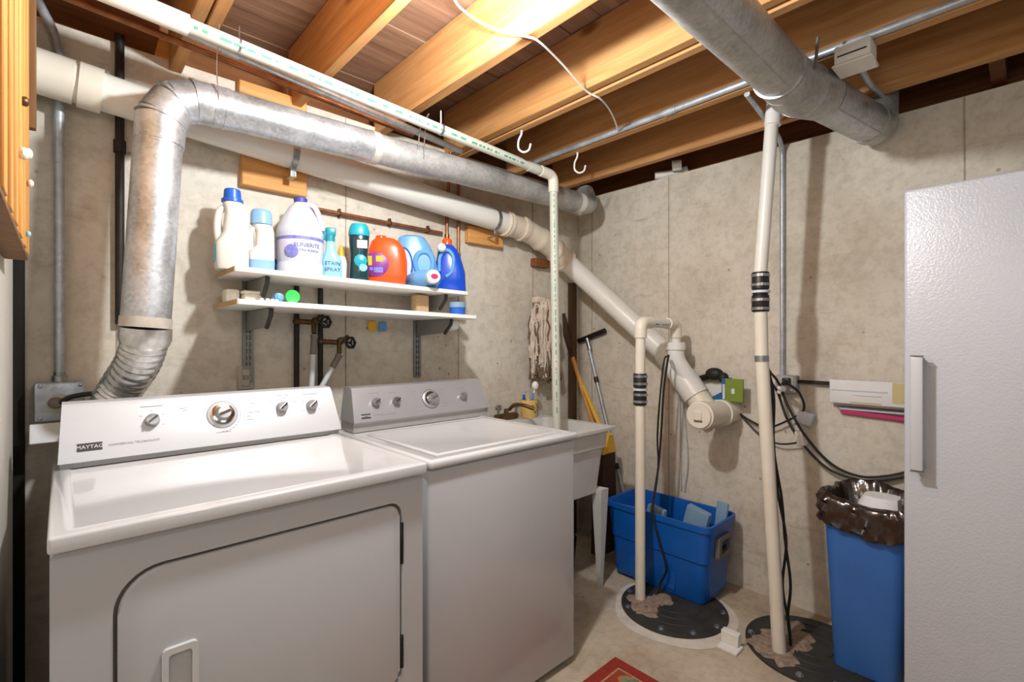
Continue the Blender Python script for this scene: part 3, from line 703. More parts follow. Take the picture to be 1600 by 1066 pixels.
tag(obj('grey_supply_pipe', MB().tube([V(-.04, 1.68, 2.172), V(1.30, 1.725, 2.088)], .0135, 14).tube([V(.36, 1.6935, 2.147), V(.41, 1.695, 2.1437)], .017, 14), 'conduit'), 'grey pipe running just behind the thin white pipe under the joists', 'pipe')
tag(obj('copper_pipe_overhead', MB().tube([V(-.098, 1.77, 2.176), V(1.10, 1.80, 2.125)], .010, 12), 'copper'), 'slim copper pipe behind the grey pipe under the joists', 'pipe')
tag(obj('black_vent_pipe', MB().tube([(.141, 2.032, 1.30), (.141, 2.032, 2.235)], .0125, 14).tube([(.141, 2.032, 1.86), (.141, 2.032, 1.90)], .017, 14).tube([(.141, 2.032, 2.225), (.141, 2.032, 2.245)], .015, 14), 'iron'), 'black iron pipe standing against the wall behind the metal duct', 'pipe')

# wall electrics at the left
cd = thing('wall_conduit', 'grey metal conduit down the left end of the back wall, with outlet box below', 'conduit', (0, 2.02, 1.0))
obj('conduit_tube', MB().tube(fillet([(-.085, 2.05, 2.36), (-.055, 2.02, 2.27), (-.004, 2.022, 2.16), (-.003, 2.022, 1.10)], .12, 8), .0125, 14), 'conduit', cd)
bx = obj('outlet_box', MB().box(-.058, 1.975, 1.005, .056, 2.049, 1.122, .008, 2), 'conduit', cd)
obj('conduit_nut', MB().lathe([(.018, 0), (.018, .018), (.014, .02), (.014, .03)], (-.003, 2.022, 1.120), (0, 0, 1), 12), 'steel', cd)
for x in (-.045, .043):
    for z in (1.017, 1.111): obj('box_screw', MB().lathe([(.006, 0), (.004, .003), (0, .004)], (x, 1.976, z), (0, -1, 0), 8), 'steel', bx)
obj('box_socket', MB().lathe([(.030, 0), (.030, .004), (.024, .007), (0, .007)], (-.003, 1.976, 1.058), (0, -1, 0), 20), 'outlet', bx)
obj('cover_flap', MB().box(-.066, 1.962, .945, .056, 1.966, 1.004, .002, 1, Matrix.Rotation(R(-24), 3, 'X'), (0, 1.964, 1.004)), 'paper', bx)
t = thing('dryer_power_cable', 'black dryer power plug in the grey outlet box', 'power cord', (-.01, 1.96, 1.03))
obj('plug', MB().lathe([(.017, 0), (.017, .010), (.013, .026), (.008, .032)], (-.012, 1.968, 1.062), (0.25, -1, 0.0), 18), 'hosegrey', t)
obj('cord_cable', MB().tube(spline([(-.005, 1.945, 1.062), (.03, 1.93, 1.082), (.08, 1.90, 1.080), (.03, 1.87, 1.0), (.02, 1.85, .90)]), .0075, 10), 'cord', t)
tag(obj('duplex_outlet', MB().box(.487, 2.040, 1.060, .545, 2.049, 1.150, .003, 1).box(.503, 2.036, 1.112, .529, 2.041, 1.138, .003, 1).box(.503, 2.036, 1.072, .529, 2.041, 1.098, .003, 1), 'outlet'), 'small ivory wall outlet just above the dryer console', 'outlet')

# wood blocks that carry the pipes
def block(x0, z0, x1, z1, y0, label, m='block'):
    tag(obj('wood_block', MB().box(x0, y0, z0, x1, YW - .001, z1, .004, 1), m), label, 'wood block', None)
block(.487, 2.085, .735, 2.226, 2.015, 'pale wood block high on the wall, just above the metal duct')
block(.495, 1.832, .735, 1.950, 2.012, 'pale wood block behind the thick white pipe, above the bleach jug')
block(1.565, 1.765, 1.810, 1.855, 2.012, 'pale wood block under the thick white pipe, right of the shelves')
block(2.06, 1.69, 2.18, 1.74, 2.0, 'small brown wood scrap under the cream flexible boot', 'joist_dark_x')
tag(obj('wood_wedge', MB().prism([(.235, ZB + .001), (.30, ZB + .001), (.285, ZB + .075), (.25, ZB + .075)], 'Y', YW - .0, YW + .05, .002, 1), 'block'), 'small tapered wood wedge on top of the wall above the duct elbow', 'wood wedge')

# ------------------------------------------------------------------ shelving
sh = thing('wall_shelves', 'two white melamine shelves on slotted standards above the machines', 'shelf', (.89, 1.9, 1.05))
tilt = Matrix.Rotation(R(1.05), 3, 'Y')
for z, x0, x1, yf in ((1.473, .415, 1.372, 1.768), (1.361, .408, 1.372, 1.705)):
    s_ = obj('shelf_board', MB().box(x0, yf, z, x1, 2.03, z + .018, .002, 1, tilt, (x0, 1.9, z)), 'melamine', sh)
    obj('raw_end', MB().box(x0 - .0025, yf + .001, z + .001, x0, 2.029, z + .017, 0, 1, tilt, (x0, 1.9, z)), 'chip', s_)
for x, zt, zb in ((.523, 1.50, 1.085), (1.272, 1.48, 1.07)):
    st = obj('slotted_standard', MB().box(x - .019, 2.038, zb, x - .009, 2.0495, zt).box(x + .009, 2.038, zb, x + .019, 2.0495, zt).box(x - .003, 2.038, zb, x + .003, 2.0495, zt), 'bracket', sh)
    m = MB(); z = zb
    while z < zt - .01:
        m.box(x - .0092, 2.038, z, x - .0028, 2.0495, z + .008).box(x + .0028, 2.038, z, x + .0092, 2.0495, z + .008); z += .026
    obj('slot_web', m, 'bracket', st)
    for zs, yf in ((1.472, 1.80), (1.360, 1.76)):
        zz = zs - (x - .41) * .0183 - .0005
        br = obj('bracket', MB().prism([(2.038, zz), (yf, zz), (yf + .008, zz - .022), (yf + .05, zz - .062), (2.038, zz - .075)], 'X', x - .006, x + .006, .002, 1), 'bracket', sh)
        obj('bracket_edge', MB().tube([(x, yf - .001, zz - .002), (x, yf + .004, zz - .024), (x, yf + .05, zz - .066)], .008, 8), 'bracket_edge', br)
def shelf_z(x, which=0): return (1.491 if which == 0 else 1.379) - (x - .412) * .01833 + .0006

def bottle_root(name, label, cat, x, y, rz, which=0, group='laundry bottles on the upper shelf'):
    return thing(name, label, cat, (x, y, shelf_z(x, which)), rz, group)
# white jug, dark blue cap, grip on the left
b = bottle_root('detergent_jug', 'white detergent jug with a dark blue cap, leftmost on the shelf', 'jug', .436, 1.90, -10)
obj('body', MB().loft([(0, 0, 0, .048, .038, 4), (.006, 0, 0, .052, .042, 4), (.09, 0, 0, .052, .042, 4), (.13, .012, 0, .040, .040, 3.4), (.20, .014, 0, .036, .038, 3), (.228, .006, 0, .034, .034, 2.6), (.240, .002, 0, .026, .026, 2)]), 'jugwhite', b, local=True)
obj('handle', MB().tube(spline([(-.038, -.002, .085), (-.044, -.004, .13), (-.043, -.004, .175), (-.034, -.003, .205), (-.010, 0, .222)]), [.012] * 33, 10), 'jugwhite', b, local=True)
obj('cap', MB().lathe([(.034, .236), (.034, .246), (.028, .249), (.026, .278), (.022, .282), (0, .282)], (.002, 0, 0)), 'capblue', b, local=True)
obj('label', MB().box(-.0535, -.030, .025, -.0515, .02, .085), 'teal', b, local=True)
# white bottle with light blue cap
b = bottle_root('softener_bottle', 'white bottle with a tall pale blue cap, second from the left', 'bottle', .531, 1.90, -10)
obj('body', MB().loft([(0, 0, 0, .038, .032, 3.6), (.006, 0, 0, .042, .036, 3.6), (.07, 0, 0, .042, .036, 3.6), (.10, .012, 0, .030, .034, 3), (.15, .012, 0, .029, .033, 3), (.172, .004, 0, .032, .030, 2.4), (.18, 0, 0, .028, .028, 2)]), 'jugwhite', b, local=True)
obj('handle', MB().tube(spline([(-.030, -.002, .062), (-.035, -.004, .10), (-.034, -.004, .14), (-.018, 0, .168)]), .010, 10), 'jugwhite', b, local=True)
obj('cap', MB().lathe([(.036, .176), (.035, .215), (.031, .226), (.028, .228), (0, .228)], (0, 0, 0)), 'caplight', b, local=True)
obj('label', MB().loft([(.01, -.0, 0, .0425, .0365, 3.6), (.045, -.0, 0, .0428, .0368, 3.6)]), 'caplight', b, local=True)
b = bottle_root('stain_remover_bottle', 'narrow white and blue bottle tucked behind, left of the bleach jug', 'bottle', .592, 1.985, 0)
obj('body', MB().loft([(0, 0, 0, .026, .022, 3), (.07, 0, 0, .028, .024, 3), (.14, 0, 0, .024, .020, 2.5), (.17, 0, 0, .014, .014, 2)]), 'white', b, local=True)
obj('label', MB().loft([(.01, 0, 0, .0285, .0245, 3), (.068, 0, 0, .0288, .0248, 3)]), 'capblue', b, local=True)
# bleach gallon
b = bottle_root('bleach_jug', 'large milky gallon bleach jug with printed label and navy cap', 'jug', .671, 1.905, -16)
obj('body', MB().lathe([(.078, 0), (.084, .006), (.084, .045), (.081, .050), (.081, .150), (.084, .156), (.083, .178), (.066, .225), (.040, .266), (.026, .282), (.020, .288), (0, .288)], (0, 0, 0), n=36), 'milky', b, local=True)
obj('handle', MB().tube(spline([(.010, -.020, .276), (.040, -.030, .272), (.056, -.036, .25), (.070, -.040, .205), (.074, -.036, .180)]), .010, 10), 'milky', b, local=True)
obj('cap', MB().lathe([(.024, .282), (.024, .302), (.021, .305), (0, .305)], (0, 0, 0)), 'navy', b, local=True)
lb = obj('label', MB().lathe([(.0812, .052), (.0818, .054), (.0818, .148), (.0812, .150)], (0, 0, 0), n=36), 'labelbleach', b, local=True)
def wrap_text(body, size, mat, parent, r, ang, z, name='lettering'):
    me = text_mesh(name, body, size, mat, Matrix.Identity(3), (0, 0, 0), 'CENTER', .0004)
    for v in me.vertices:
        a = R(ang) + v.co.x / r; zz = v.co.z
        v.co = Vector(((r + zz) * math.cos(a), (r + zz) * math.sin(a), z + v.co.y))
    return obj(name, me, None, parent, local=True, smooth=False)
wrap_text('SUNBRITE', .022, 'navy', lb, .0822, -76, .112)
wrap_text('ULTRA BLEACH', .0125, 'navy', lb, .0822, -76, .093)
obj('printed_flower', MB().lathe([(.026, 0), (.024, .0015), (0, .002)], (.0815 * math.cos(R(-116)), .0815 * math.sin(R(-116)), .088), (math.cos(R(-116)), math.sin(R(-116)), 0), 12), 'lilac', lb, local=True)
obj('printed_band', MB().lathe([(.0822, .134), (.0824, .136), (.0824, .144), (.0822, .146)], (0, 0, 0), n=36), 'lilac', lb, local=True)
# aqua spray bottle
b = bottle_root('spray_bottle', 'pale aqua spray bottle with a teal trigger and handwritten words', 'spray bottle', .772, 1.855, -18)
obj('body', MB().loft([(0, 0, 0, .032, .026, 3.4), (.005, 0, 0, .035, .028, 3.4), (.075, 0, 0, .035, .028, 3.4), (.11, -.004, 0, .020, .020, 2.4), (.145, -.006, 0, .016, .016, 2), (.15, -.006, 0, .014, .014, 2)]), 'aqua', b, local=True)
obj('spray_head', MB().lathe([(.017, .146), (.017, .168), (.012, .172)], (-.006, 0, 0), n=16).box(-.022, -.012, .168, .014, .012, .200, .005, 2).box(-.030, -.007, .186, -.018, .007, .198, .002, 1), 'teal', b, local=True)
obj('trigger', MB().box(-.030, -.005, .150, -.023, .005, .188, .002, 1), 'teal', b, local=True)
for i, w_ in enumerate(('STAIN', 'SPRAY')):
    obj('lettering', text_mesh('lettering', w_, .021, 'navy', Matrix.Rotation(R(90), 3, 'X') , (0, -.0284, .058 - .024 * i), 'CENTER'), None, b, local=True, smooth=False)
b = bottle_root('squeeze_bottle', 'slim white squeeze bottle with a yellow tip behind the teal bottle', 'bottle', .848, 1.945, 0)
obj('body', MB().loft([(0, 0, 0, .026, .022, 3), (.08, 0, 0, .026, .022, 3), (.11, 0, 0, .016, .016, 2)]), 'white', b, local=True)
obj('cap', MB().lathe([(.015, .108), (.009, .140), (.004, .158), (0, .158)], (0, 0, 0), n=14), 'yellowlabel', b, local=True)
# scent beads
b = bottle_root('scent_bead_bottle', 'dark see-through bottle with a bright teal cap and teal label', 'bottle', .888, 1.865, -22)
obj('body', MB().loft([(0, 0, 0, .036, .030, 2.6), (.006, 0, 0, .039, .033, 2.6), (.06, 0, 0, .037, .032, 2.6), (.11, 0, 0, .034, .030, 2.4), (.16, 0, 0, .039, .033, 2.4), (.185, 0, 0, .040, .034, 2.4), (.19, 0, 0, .038, .032, 2.4)]), 'tealdark', b, local=True)
obj('cap', MB().loft([(.188, 0, 0, .041, .035, 2.4), (.20, 0, 0, .042, .036, 2.4), (.225, 0, 0, .036, .031, 2.4), (.236, 0, 0, .030, .026, 2.3), (.238, 0, 0, .01, .01, 2)]), 'tealcap', b, local=True)
obj('label', MB().lathe([(.026, 0), (.022, .002), (0, .004)], (.004, -.0318, .085), (0, -1, 0), 10), 'tealcap', b, local=True)
obj('label', MB().lathe([(.017, 0), (.014, .003), (0, .004)], (.014, -.0318, .058), (0.1, -1, 0), 9), 'aqua', b, local=True)
obj('label', MB().box(-.010, -.0335, .135, .030, -.029, .168, .001, 1), 'labelpink', b, local=True)
# orange jug seen from its broad side
b = bottle_root('orange_detergent_jug', 'bright orange detergent jug with purple and yellow label', 'jug', 1.030, 1.895, -33)
b.scale = (.9, 1, 1)
obj('body', MB().loft([(0, 0, 0, .078, .034, 3.6), (.008, 0, 0, .086, .040, 3.6), (.05, .002, 0, .092, .042, 3.2), (.11, .002, 0, .092, .042, 3), (.16, 0, 0, .084, .040, 3), (.192, -.006, 0, .066, .034, 2.8), (.205, -.01, 0, .045, .026, 2.6), (.208, -.01, 0, .030, .020, 2.4)]), 'orange', b, local=True)
lb = obj('label', MB().loft([(-.006, 0, 0, .01, .0012, 2)] if False else [(0, 0, 0, .056, .052, 2), (.0012, 0, 0, .054, .050, 2)]), 'purple', b, local=True)
lb.rotation_euler = (R(90), 0, 0); lb.location = (-.045, -.0425, .088)
o = obj('label_patch', MB().box(-.048, -.005, .0012, -.020, .035, .0022, .0004, 1).box(-.002, .012, .0012, .030, .036, .0022, .0004, 1), 'yellowlabel', lb, local=True)
obj('label_patch', MB().box(-.012, -.034, .0012, .030, -.012, .0022, .0004, 1).box(-.030, -.026, .0012, -.016, -.012, .0024, .0004, 1), 'lilac', lb, local=True)
obj('cap', MB().lathe([(.026, .200), (.026, .212), (.024, .216), (0, .216)], (-.028, 0, 0), n=20), 'orange', b, local=True)
# sky blue softener jug
b = bottle_root('blue_softener_jug', 'big sky blue fabric softener jug with side grip and pale label', 'jug', 1.212, 1.955, -30)
b.scale = (1, 1, 1.07)
obj('body', MB().loft([(0, 0, 0, .096, .044, 3.6), (.008, 0, 0, .102, .050, 3.6), (.09, 0, 0, .102, .050, 3.2), (.15, -.006, 0, .092, .046, 3), (.20, -.016, 0, .078, .042, 3), (.232, -.020, 0, .058, .036, 2.6), (.240, -.02, 0, .035, .026, 2.3)]), 'sky', b, local=True)
gr = obj('grip', MB().loft([(0, 0, 0, .050, .060, 2.6), (.004, 0, 0, .048, .058, 2.6)]), 'sky', b, local=True); gr.rotation_euler = (R(90), 0, 0); gr.location = (.034, -.0475, .115)
gg = obj('grip_ring', MB().tube([V(.034 + .040 * math.cos(a), -.052, .115 + .050 * math.sin(a)) for a in [2 * math.pi * k / 24 for k in range(25)]], .011, 8), 'sky', b, local=True)
lb = obj('label', MB().loft([(0, 0, 0, .042, .074, 2.6), (.002, 0, 0, .040, .072, 2.6)]), 'labelpink', b, local=True); lb.rotation_euler = (R(90), 0, 0); lb.location = (-.062, -.0475, .105)
obj('label_rim', MB().tube([V(-.062 + .043 * math.cos(a), -.049, .105 + .075 * math.sin(a)) for a in [2 * math.pi * k / 28 for k in range(29)]], .004, 6), 'capblue', b, local=True)
# bottle lying with its white cap to the front
b = thing('lying_bottle', 'sky blue bottle lying on its side with white cap over the shelf edge', 'bottle', (1.185, 1.845, shelf_z(1.185)), -12, 'laundry bottles on the upper shelf')
m = MB()
def lay(secs, n=24):
    rings = []
    for yy, hx, hz in secs:
        rings.append([Vector((hx * math.cos(2 * math.pi * k / n), yy, .042 + hz * math.sin(2 * math.pi * k / n) * (1 if True else 1))) for k in range(n)])
    return rings
m.rings(lay([(.045, .060, .034), (.04, .072, .041), (-.02, .072, .041), (-.055, .060, .038), (-.085, .032, .030), (-.095, .026, .026)]))
obj('body', m, 'sky', b, local=True)
m = MB(); m.rings(lay([(-.09, .028, .028), (-.095, .030, .030), (-.118, .029, .029), (-.122, .025, .025)])); cp_ = obj('cap', m, 'white', b, local=True)
m = MB(); m.rings(lay([(-.121, .017, .012), (-.124, .016, .011)])); obj('cap_print', m, 'pink', cp_, local=True)
# royal blue jug
b = bottle_root('royal_blue_jug', 'glossy royal blue detergent jug with pale grip, rightmost on the shelf', 'jug', 1.392, 1.925, -38)
b.scale = (.92, 1, .97); b.location.x = 1.368; b.location.y = 1.905; b.location.z = shelf_z(1.362)
obj('body', MB().loft([(0, 0, 0, .078, .040, 3.4), (.008, 0, 0, .084, .046, 3.4), (.10, 0, 0, .080, .046, 3), (.16, -.004, 0, .066, .042, 2.8), (.21, -.010, 0, .052, .036, 2.6), (.235, -.014, 0, .034, .028, 2.2), (.24, -.014, 0, .024, .022, 2)]), 'royal', b, local=True)
obj('grip_ring', MB().tube(spline([(-.052, -.046, .10), (-.048, -.046, .17), (-.014, -.044, .205), (.018, -.046, .175), (.014, -.048, .105), (-.018, -.048, .075)]), .009, 8), 'sky', b, local=True)
b2 = obj('cap', MB().lathe([(.026, .238), (.026, .262), (.022, .268), (0, .268)], (-.014, 0, 0), n=18), 'orange', b, local=True)
tag(obj('dosing_ball', MB().sphere((1.300, 1.875, shelf_z(1.3) + .205), .021, 16), 'white'), 'small white ball cap perched between the two blue jugs', 'cap')

# small things on the lower shelf
def low(x): return shelf_z(x, 1)
tag(obj('white_tub', MB().box(.418, 1.90, low(.44), .462, 1.96, low(.44) + .048, .008, 2), 'shell'), 'small off-white box at the left end of the lower shelf', 'box')
tag(obj('white_tub', MB().box(.468, 1.87, low(.49), .528, 1.94, low(.49) + .036, .010, 2).box(.464, 1.866, low(.49) + .034, .532, 1.944, low(.49) + .044, .004, 2), 'shell'), 'flat off-white lidded tub, second on the lower shelf', 'tub')
for x, y_, w_ in ((.494, 1.765, 'leftmost of the four tiny white shells at the lower shelf edge'), (.511, 1.758, 'second from left of the four tiny white shells on the shelf edge'), (.528, 1.765, 'third from left of the four tiny white shells on the shelf edge'), (.543, 1.770, 'rightmost of the four tiny white shells, beside the blue cap')):
    tag(obj('shell', MB().sphere((x, y_, low(x) + .006), .008, 8, (1, .8, .75)), 'shell'), w_, 'shell', 'loose shells on the lower shelf')
tag(obj('screw_top', MB().lathe([(.018, 0), (.018, .010), (.014, .026), (.010, .028), (0, .028)], (.556, 1.80, low(.556) + .018), (-.1, -1, .1), 18).lathe([(.009, .028), (.008, .031), (0, .031)], (.556, 1.80, low(.556) + .018), (-.1, -1, .1), 12), 'sky'), 'small blue bottle cap lying on the lower shelf', 'cap')
tag(obj('screw_top', MB().lathe([(.024, 0), (.025, .012), (.023, .015), (.018, .013), (0, .013)], (.604, 1.80, low(.604) + .0255), (-.15, -1, 0), 24), 'green'), 'bright green round cap standing on edge on the lower shelf', 'cap')
tag(obj('wood_scrap', MB().box(1.150, 1.85, low(1.18), 1.215, 1.90, low(1.18) + .085, .004, 1), 'chip'), 'square pale wood offcut standing on the lower shelf at right', 'wood block')
t = thing('blue_tub', 'small blue tub at the right end of the lower shelf', 'tub', (1.335, 1.80, low(1.335)))
obj('tub', MB().lathe([(.034, 0), (.037, .036), (.030, .038)], (1.335, 1.80, low(1.335))), 'capblue', t)
obj('tub_lid', MB().lathe([(.038, .036), (.038, .056), (.034, .060), (0, .060)], (1.335, 1.80, low(1.335))), 'greyblue', t)
tag(obj('soap_dish', MB().prism([(1.80, 1.300), (1.84, 1.292), (1.95, 1.298), (1.96, 1.335), (1.80, 1.335)], 'X', 1.285, 1.345, .006, 2), 'white'), 'white plastic dish hooked under the right end of the lower shelf', 'dish')
for nm, x, z, mt, lb_ in (('yellow_tag', 1.035, 1.313, 'yellowlabel', 'small yellow tag hanging on the wall below the shelves'), ('blue_tag', 1.088, 1.311, 'sky', 'small blue tag on the wall below the shelves, beside the yellow one')):
    tag(obj(nm, MB().box(x - .019, 2.040, z - .022, x + .019, 2.048, z + .022, .002, 1), mt), lb_, 'tag')

# ------------------------------------------------------------------ water valves and copper
tag(obj('copper_pipe', MB().tube([(.74, 2.03, 1.795), (1.41, 2.03, 1.790)], .0085, 12).tube([(.745, 2.03, 1.796), (.735, 2.03, 1.796)], .012, 12), 'copper'), 'thin copper pipe running level along the wall above the bottles', 'pipe')
for x, w_ in ((.88, 'dark clip on the level copper pipe above the squeeze bottle'), (1.12, 'dark clip on the level copper pipe above the orange jug'), (1.33, 'dark clip at the right end of the level copper pipe')):
    tag(obj('pipe_clip', MB().tube([(x - .004, 2.03, 1.793), (x + .004, 2.03, 1.793)], .011, 12).box(x - .004, 2.03, 1.780, x + .004, 2.049, 1.815), 'bronze'), w_, 'clip', 'clips on the level copper pipe')
tag(obj('copper_drop', MB().tube(fillet([(1.44, 2.0, 2.2), (1.44, 2.03, 1.9), (1.44, 2.03, 1.77)], .05), .0085, 12).tube([(1.44, 2.03, 1.79), (1.44, 2.03, 1.765)], .0125, 12), 'copper'), 'left one of two short vertical copper pipes by the royal blue jug', 'pipe')
tag(obj('copper_drop', MB().tube([(1.512, 2.03, 2.2), (1.512, 2.03, 1.685)], .0085, 12).tube([(1.512, 2.03, 1.70), (1.512, 2.03, 1.675)], .0125, 12).tube([(1.512, 2.03, 1.685), (1.495, 2.02, 1.682)], .0095, 10), 'copper'), 'right one of two short vertical copper pipes by the royal blue jug', 'pipe')
def valve(label1, x, ztop, zv, hx, hz, label2, grip_to):
    t = thing('water_supply_pipe', label1, 'pipe', (x, 2.03, .9))
    obj('pipe', MB().tube([(x, 2.033, .88), (x, 2.033, ztop)], .0105, 12), 'iron', t)
    vb = obj('valve_body', MB().tube([(x, 2.03, zv), (hx - .03, 1.995, zv - .004)], .011, 10).sphere((x, 2.032, zv), .016, 10).lathe([(.013, 0), (.017, .01), (.013, .022), (.007, .028), (.007, .05)], (hx - .035, 1.995, zv - .004), (hx - x + .02, -.09, 0.1), 12).tube([(hx - .035, 1.99, zv), (hx - .04, 1.975, zv - .05)], .0095, 10), 'bronze', t)
    hw = MB(); c = V(hx, 1.955, hz); n_ = V(.25, -1, .1).normalized(); u = n_.cross(V(0, 0, 1)).normalized(); w_ = n_.cross(u)
    rp = [c + u * .021 * math.cos(2 * math.pi * k / 18) + w_ * .021 * math.sin(2 * math.pi * k / 18) for k in range(19)]
    hw.tube(rp, .0055, 7)
    for k in range(6): hw.sphere(rp[k * 3], .0078, 7)
    for k in range(3): hw.tube([rp[k * 6], c], .0035, 5)
    hw.sphere(c, .008, 8)
    obj('handwheel', hw, 'iron', vb)
    top = V(hx - .04, 1.972, zv - .055)
    g_ = top + (Vector(grip_to) - top) * .42
    hs = thing('supply_hose', label2, 'hose', (grip_to[0], grip_to[1], .92))
    obj('hose_grip', MB().tube([top, top + (g_ - top) * .98], .0125, 12).tube([top, top + (g_ - top) * .15], .015, 12), 'hosegrey', hs)
    obj('hose_line', MB().tube([g_, Vector(grip_to), Vector(grip_to) + V(.0, 0.02, -.20)], .0105, 12), 'hose', hs)
valve('left dark water pipe below the shelves, with upper handwheel valve', .700, 1.48, 1.325, .788, 1.323, 'left pale washer hose hanging straight from the upper valve', (.735, 1.965, 1.08))
valve('right dark water pipe below the shelves, with lower handwheel valve', .797, 1.48, 1.243, .893, 1.238, 'right pale washer hose slanting down from the lower valve', (.775, 1.965, 1.06))

# ------------------------------------------------------------------ mop, brooms, squeegee in the corner
mp_ = thing('string_mop', 'grey-white string mop hung head up against the wall, behind the thin pipe', 'mop', (2.10, 1.99, 1.0))
m = MB(); md = MB(); rn = random.Random(5)
for i in range(230):
    a = rn.uniform(0, math.pi); rr = rn.uniform(.5, 1.0)
    x = 2.11 - .115 * math.cos(a) * rr; yv = 2.0 - .055 * math.sin(a) * rr - rn.uniform(0, .02)
    zt = 1.50 - .10 * (abs(x - 2.11) / .115) ** 2 - rn.uniform(0, .03); zb = 1.06 + rn.uniform(-.05, .10)
    pts = [V(2.11 + (x - 2.11) * .75, yv + .02, zt)]
    n_ = 9
    for k in range(1, n_ + 1):
        t_ = k / n_; pts.append(V(x + rn.uniform(-.010, .010), yv + rn.uniform(-.008, .008), zt + (zb - zt) * t_))
    (m if i % 6 else md).tube(pts, .0062, 5)
o = obj('mop_strings', m, 'mop', mp_); o['kind'] = 'stuff'
o = obj('dirty_strings', md, 'mopdark', mp_); o['kind'] = 'stuff'
m = MB()
for i in range(26):
    x = 2.11 + rn.uniform(-.105, .105); yv = 1.95 + rn.uniform(-.02, .03); z = 1.06 + rn.uniform(-.045, .03)
    m.tube(spline([V(x, yv, z + .05), V(x + rn.uniform(-.02, .02), yv - .01, z), V(x + rn.uniform(-.03, .03), yv, z - .02), V(x + rn.uniform(-.02, .02), yv, z + .015)], 4), .006, 5)
o = obj('dirty_ends', m, 'mopdark', mp_); o['kind'] = 'stuff'
obj('clamp', MB().box(2.05, 1.975, 1.47, 2.17, 2.03, 1.51, .01, 2), 'mop', mp_)
t = thing('orange_pole', 'orange wooden pole leaning in the corner, nearest to the thin white pipe', 'broom', (2.46, 1.63, 0))
obj('stick', MB().tube([(2.47, 1.62, .02), (2.352, 1.965, 1.145)], .0125, 12), 'handle_wood', t)
obj('tip', MB().tube([(2.352, 1.965, 1.14), (2.335, 2.0, 1.28), (2.32, 2.01, 1.42)], [.013, .020, .010], 10), 'bristle', t)
t = thing('yellow_broom', 'yellow-handled broom leaning in the corner with dark brown bristles', 'broom', (2.26, 1.65, 0))
obj('stick', MB().tube([(2.273, 1.665, .70), (2.42, 1.995, 1.065)], .012, 12), 'yellow', t)
obj('head', MB().prism([(2.21, .62), (2.32, .62), (2.345, .05), (2.18, .05)], 'Y', 1.62, 1.69, .004, 1), 'bristle', t)
obj('ferrule', MB().prism([(2.245, .72), (2.295, .72), (2.325, .61), (2.205, .61)], 'Y', 1.615, 1.695, .006, 1), 'yellow', t)
t = thing('shadowed_post', 'tall brown post darkened with the corner shadow, behind the poles', 'broom', (2.45, 2.0, 0))
obj('stick', MB().box(2.40, 2.005, 0, 2.445, 2.045, 1.62, .003, 1), 'cornerpost', t)  # one dark stick for both the post and the shadow beside it
sq = thing('floor_squeegee', 'T-shaped floor squeegee with black blade and silver pole, leaning upside down', 'squeegee', (2.45, 1.56, 0))
obj('pole', MB().tube([(2.455, 1.565, .02), (2.487, 1.955, 1.245)], .0105, 12), 'conduit', sq)
u = V(.032, .39, 1.225).normalized()
for f_ in (.38, .80): obj('pole_grip', MB().tube([V(2.455, 1.565, .02) + V(.032, .39, 1.225) * (f_ - .014), V(2.455, 1.565, .02) + V(.032, .39, 1.225) * (f_ + .014)], .0145, 12), 'black', sq)
obj('blade_holder', MB().tube([(2.497, 2.062 - .03, 1.245), (2.493, 1.82, 1.310)], .0165, 12), 'black', sq)
obj('socket', MB().tube([(2.484, 1.93, 1.19), (2.489, 1.957, 1.262)], .0135, 12), 'steel', sq)
t = thing('dark_bucket', 'dark bucket with a tan rag on top, on the floor behind the sink leg', 'bucket', (2.02, 1.78, 0))
obj('pail', MB().lathe([(.075, 0), (.08, .004), (.095, .16), (.090, .16), (.072, .02), (0, .02)], (2.02, 1.78, 0)), 'iron', t)
tag(obj('tan_rag', MB().loft([(.10, 2.02, 1.78, .06, .06, 2), (.158, 2.02, 1.78, .085, .08, 2), (.185, 2.03, 1.77, .06, .055, 2.5), (.225, 2.045, 1.76, .022, .02, 2)], 14), 'tan'), 'crumpled tan rag bulging out of the dark bucket', 'rag')

# ------------------------------------------------------------------ sump pits, floor patches
def sump(name, label, cx, cy, r, bolts, grit):
    t = thing(name, label, 'cover', (cx, cy, 0))
    obj('cover', MB().lathe([(r, 0), (r, .010), (r - .012, .014), (r - .03, .012), (r - .04, .016), (0, .016)], (cx, cy, .0005), n=48), 'lid', t)
    m = MB()
    for k in range(3): m.tube([V(cx + (r - .07 - .05 * k) * math.cos(2 * math.pi * i / 40), cy + (r - .07 - .05 * k) * math.sin(2 * math.pi * i / 40), .0165) for i in range(41)], .003, 5)
    obj('cover_rib', m, 'lid', t)
    for a in bolts:
        obj('bolt', MB().lathe([(.014, 0), (.014, .003), (.009, .003), (.009, .010), (0, .010)], (cx + (r - .022) * math.cos(R(a)), cy + (r - .022) * math.sin(R(a)), .013), n=8), 'steel', t)
    m = MB()
    for gx, gy, gr_ in grit:
        rn_ = random.Random(int(gx * 1000)); nn_ = 22; ph = [rn_.uniform(0, 6.28) for _ in range(3)]
        def blob(f, z): return [V(gx + f * gr_ * (1 + .28 * math.sin(3 * a + ph[0]) + .16 * math.sin(5 * a + ph[1]) + .1 * math.sin(9 * a + ph[2])) * math.cos(a), gy + f * gr_ * (1 + .25 * math.sin(2 * a + ph[1]) + .15 * math.sin(7 * a + ph[0])) * math.sin(a), z) for a in [2 * math.pi * k / nn_ for k in range(nn_)]]
        m.rings([blob(1.1, .0155), blob(.9, .0195), blob(.5, .0215)])
    obj('grit_patch', m, 'dirt', t)
    return t
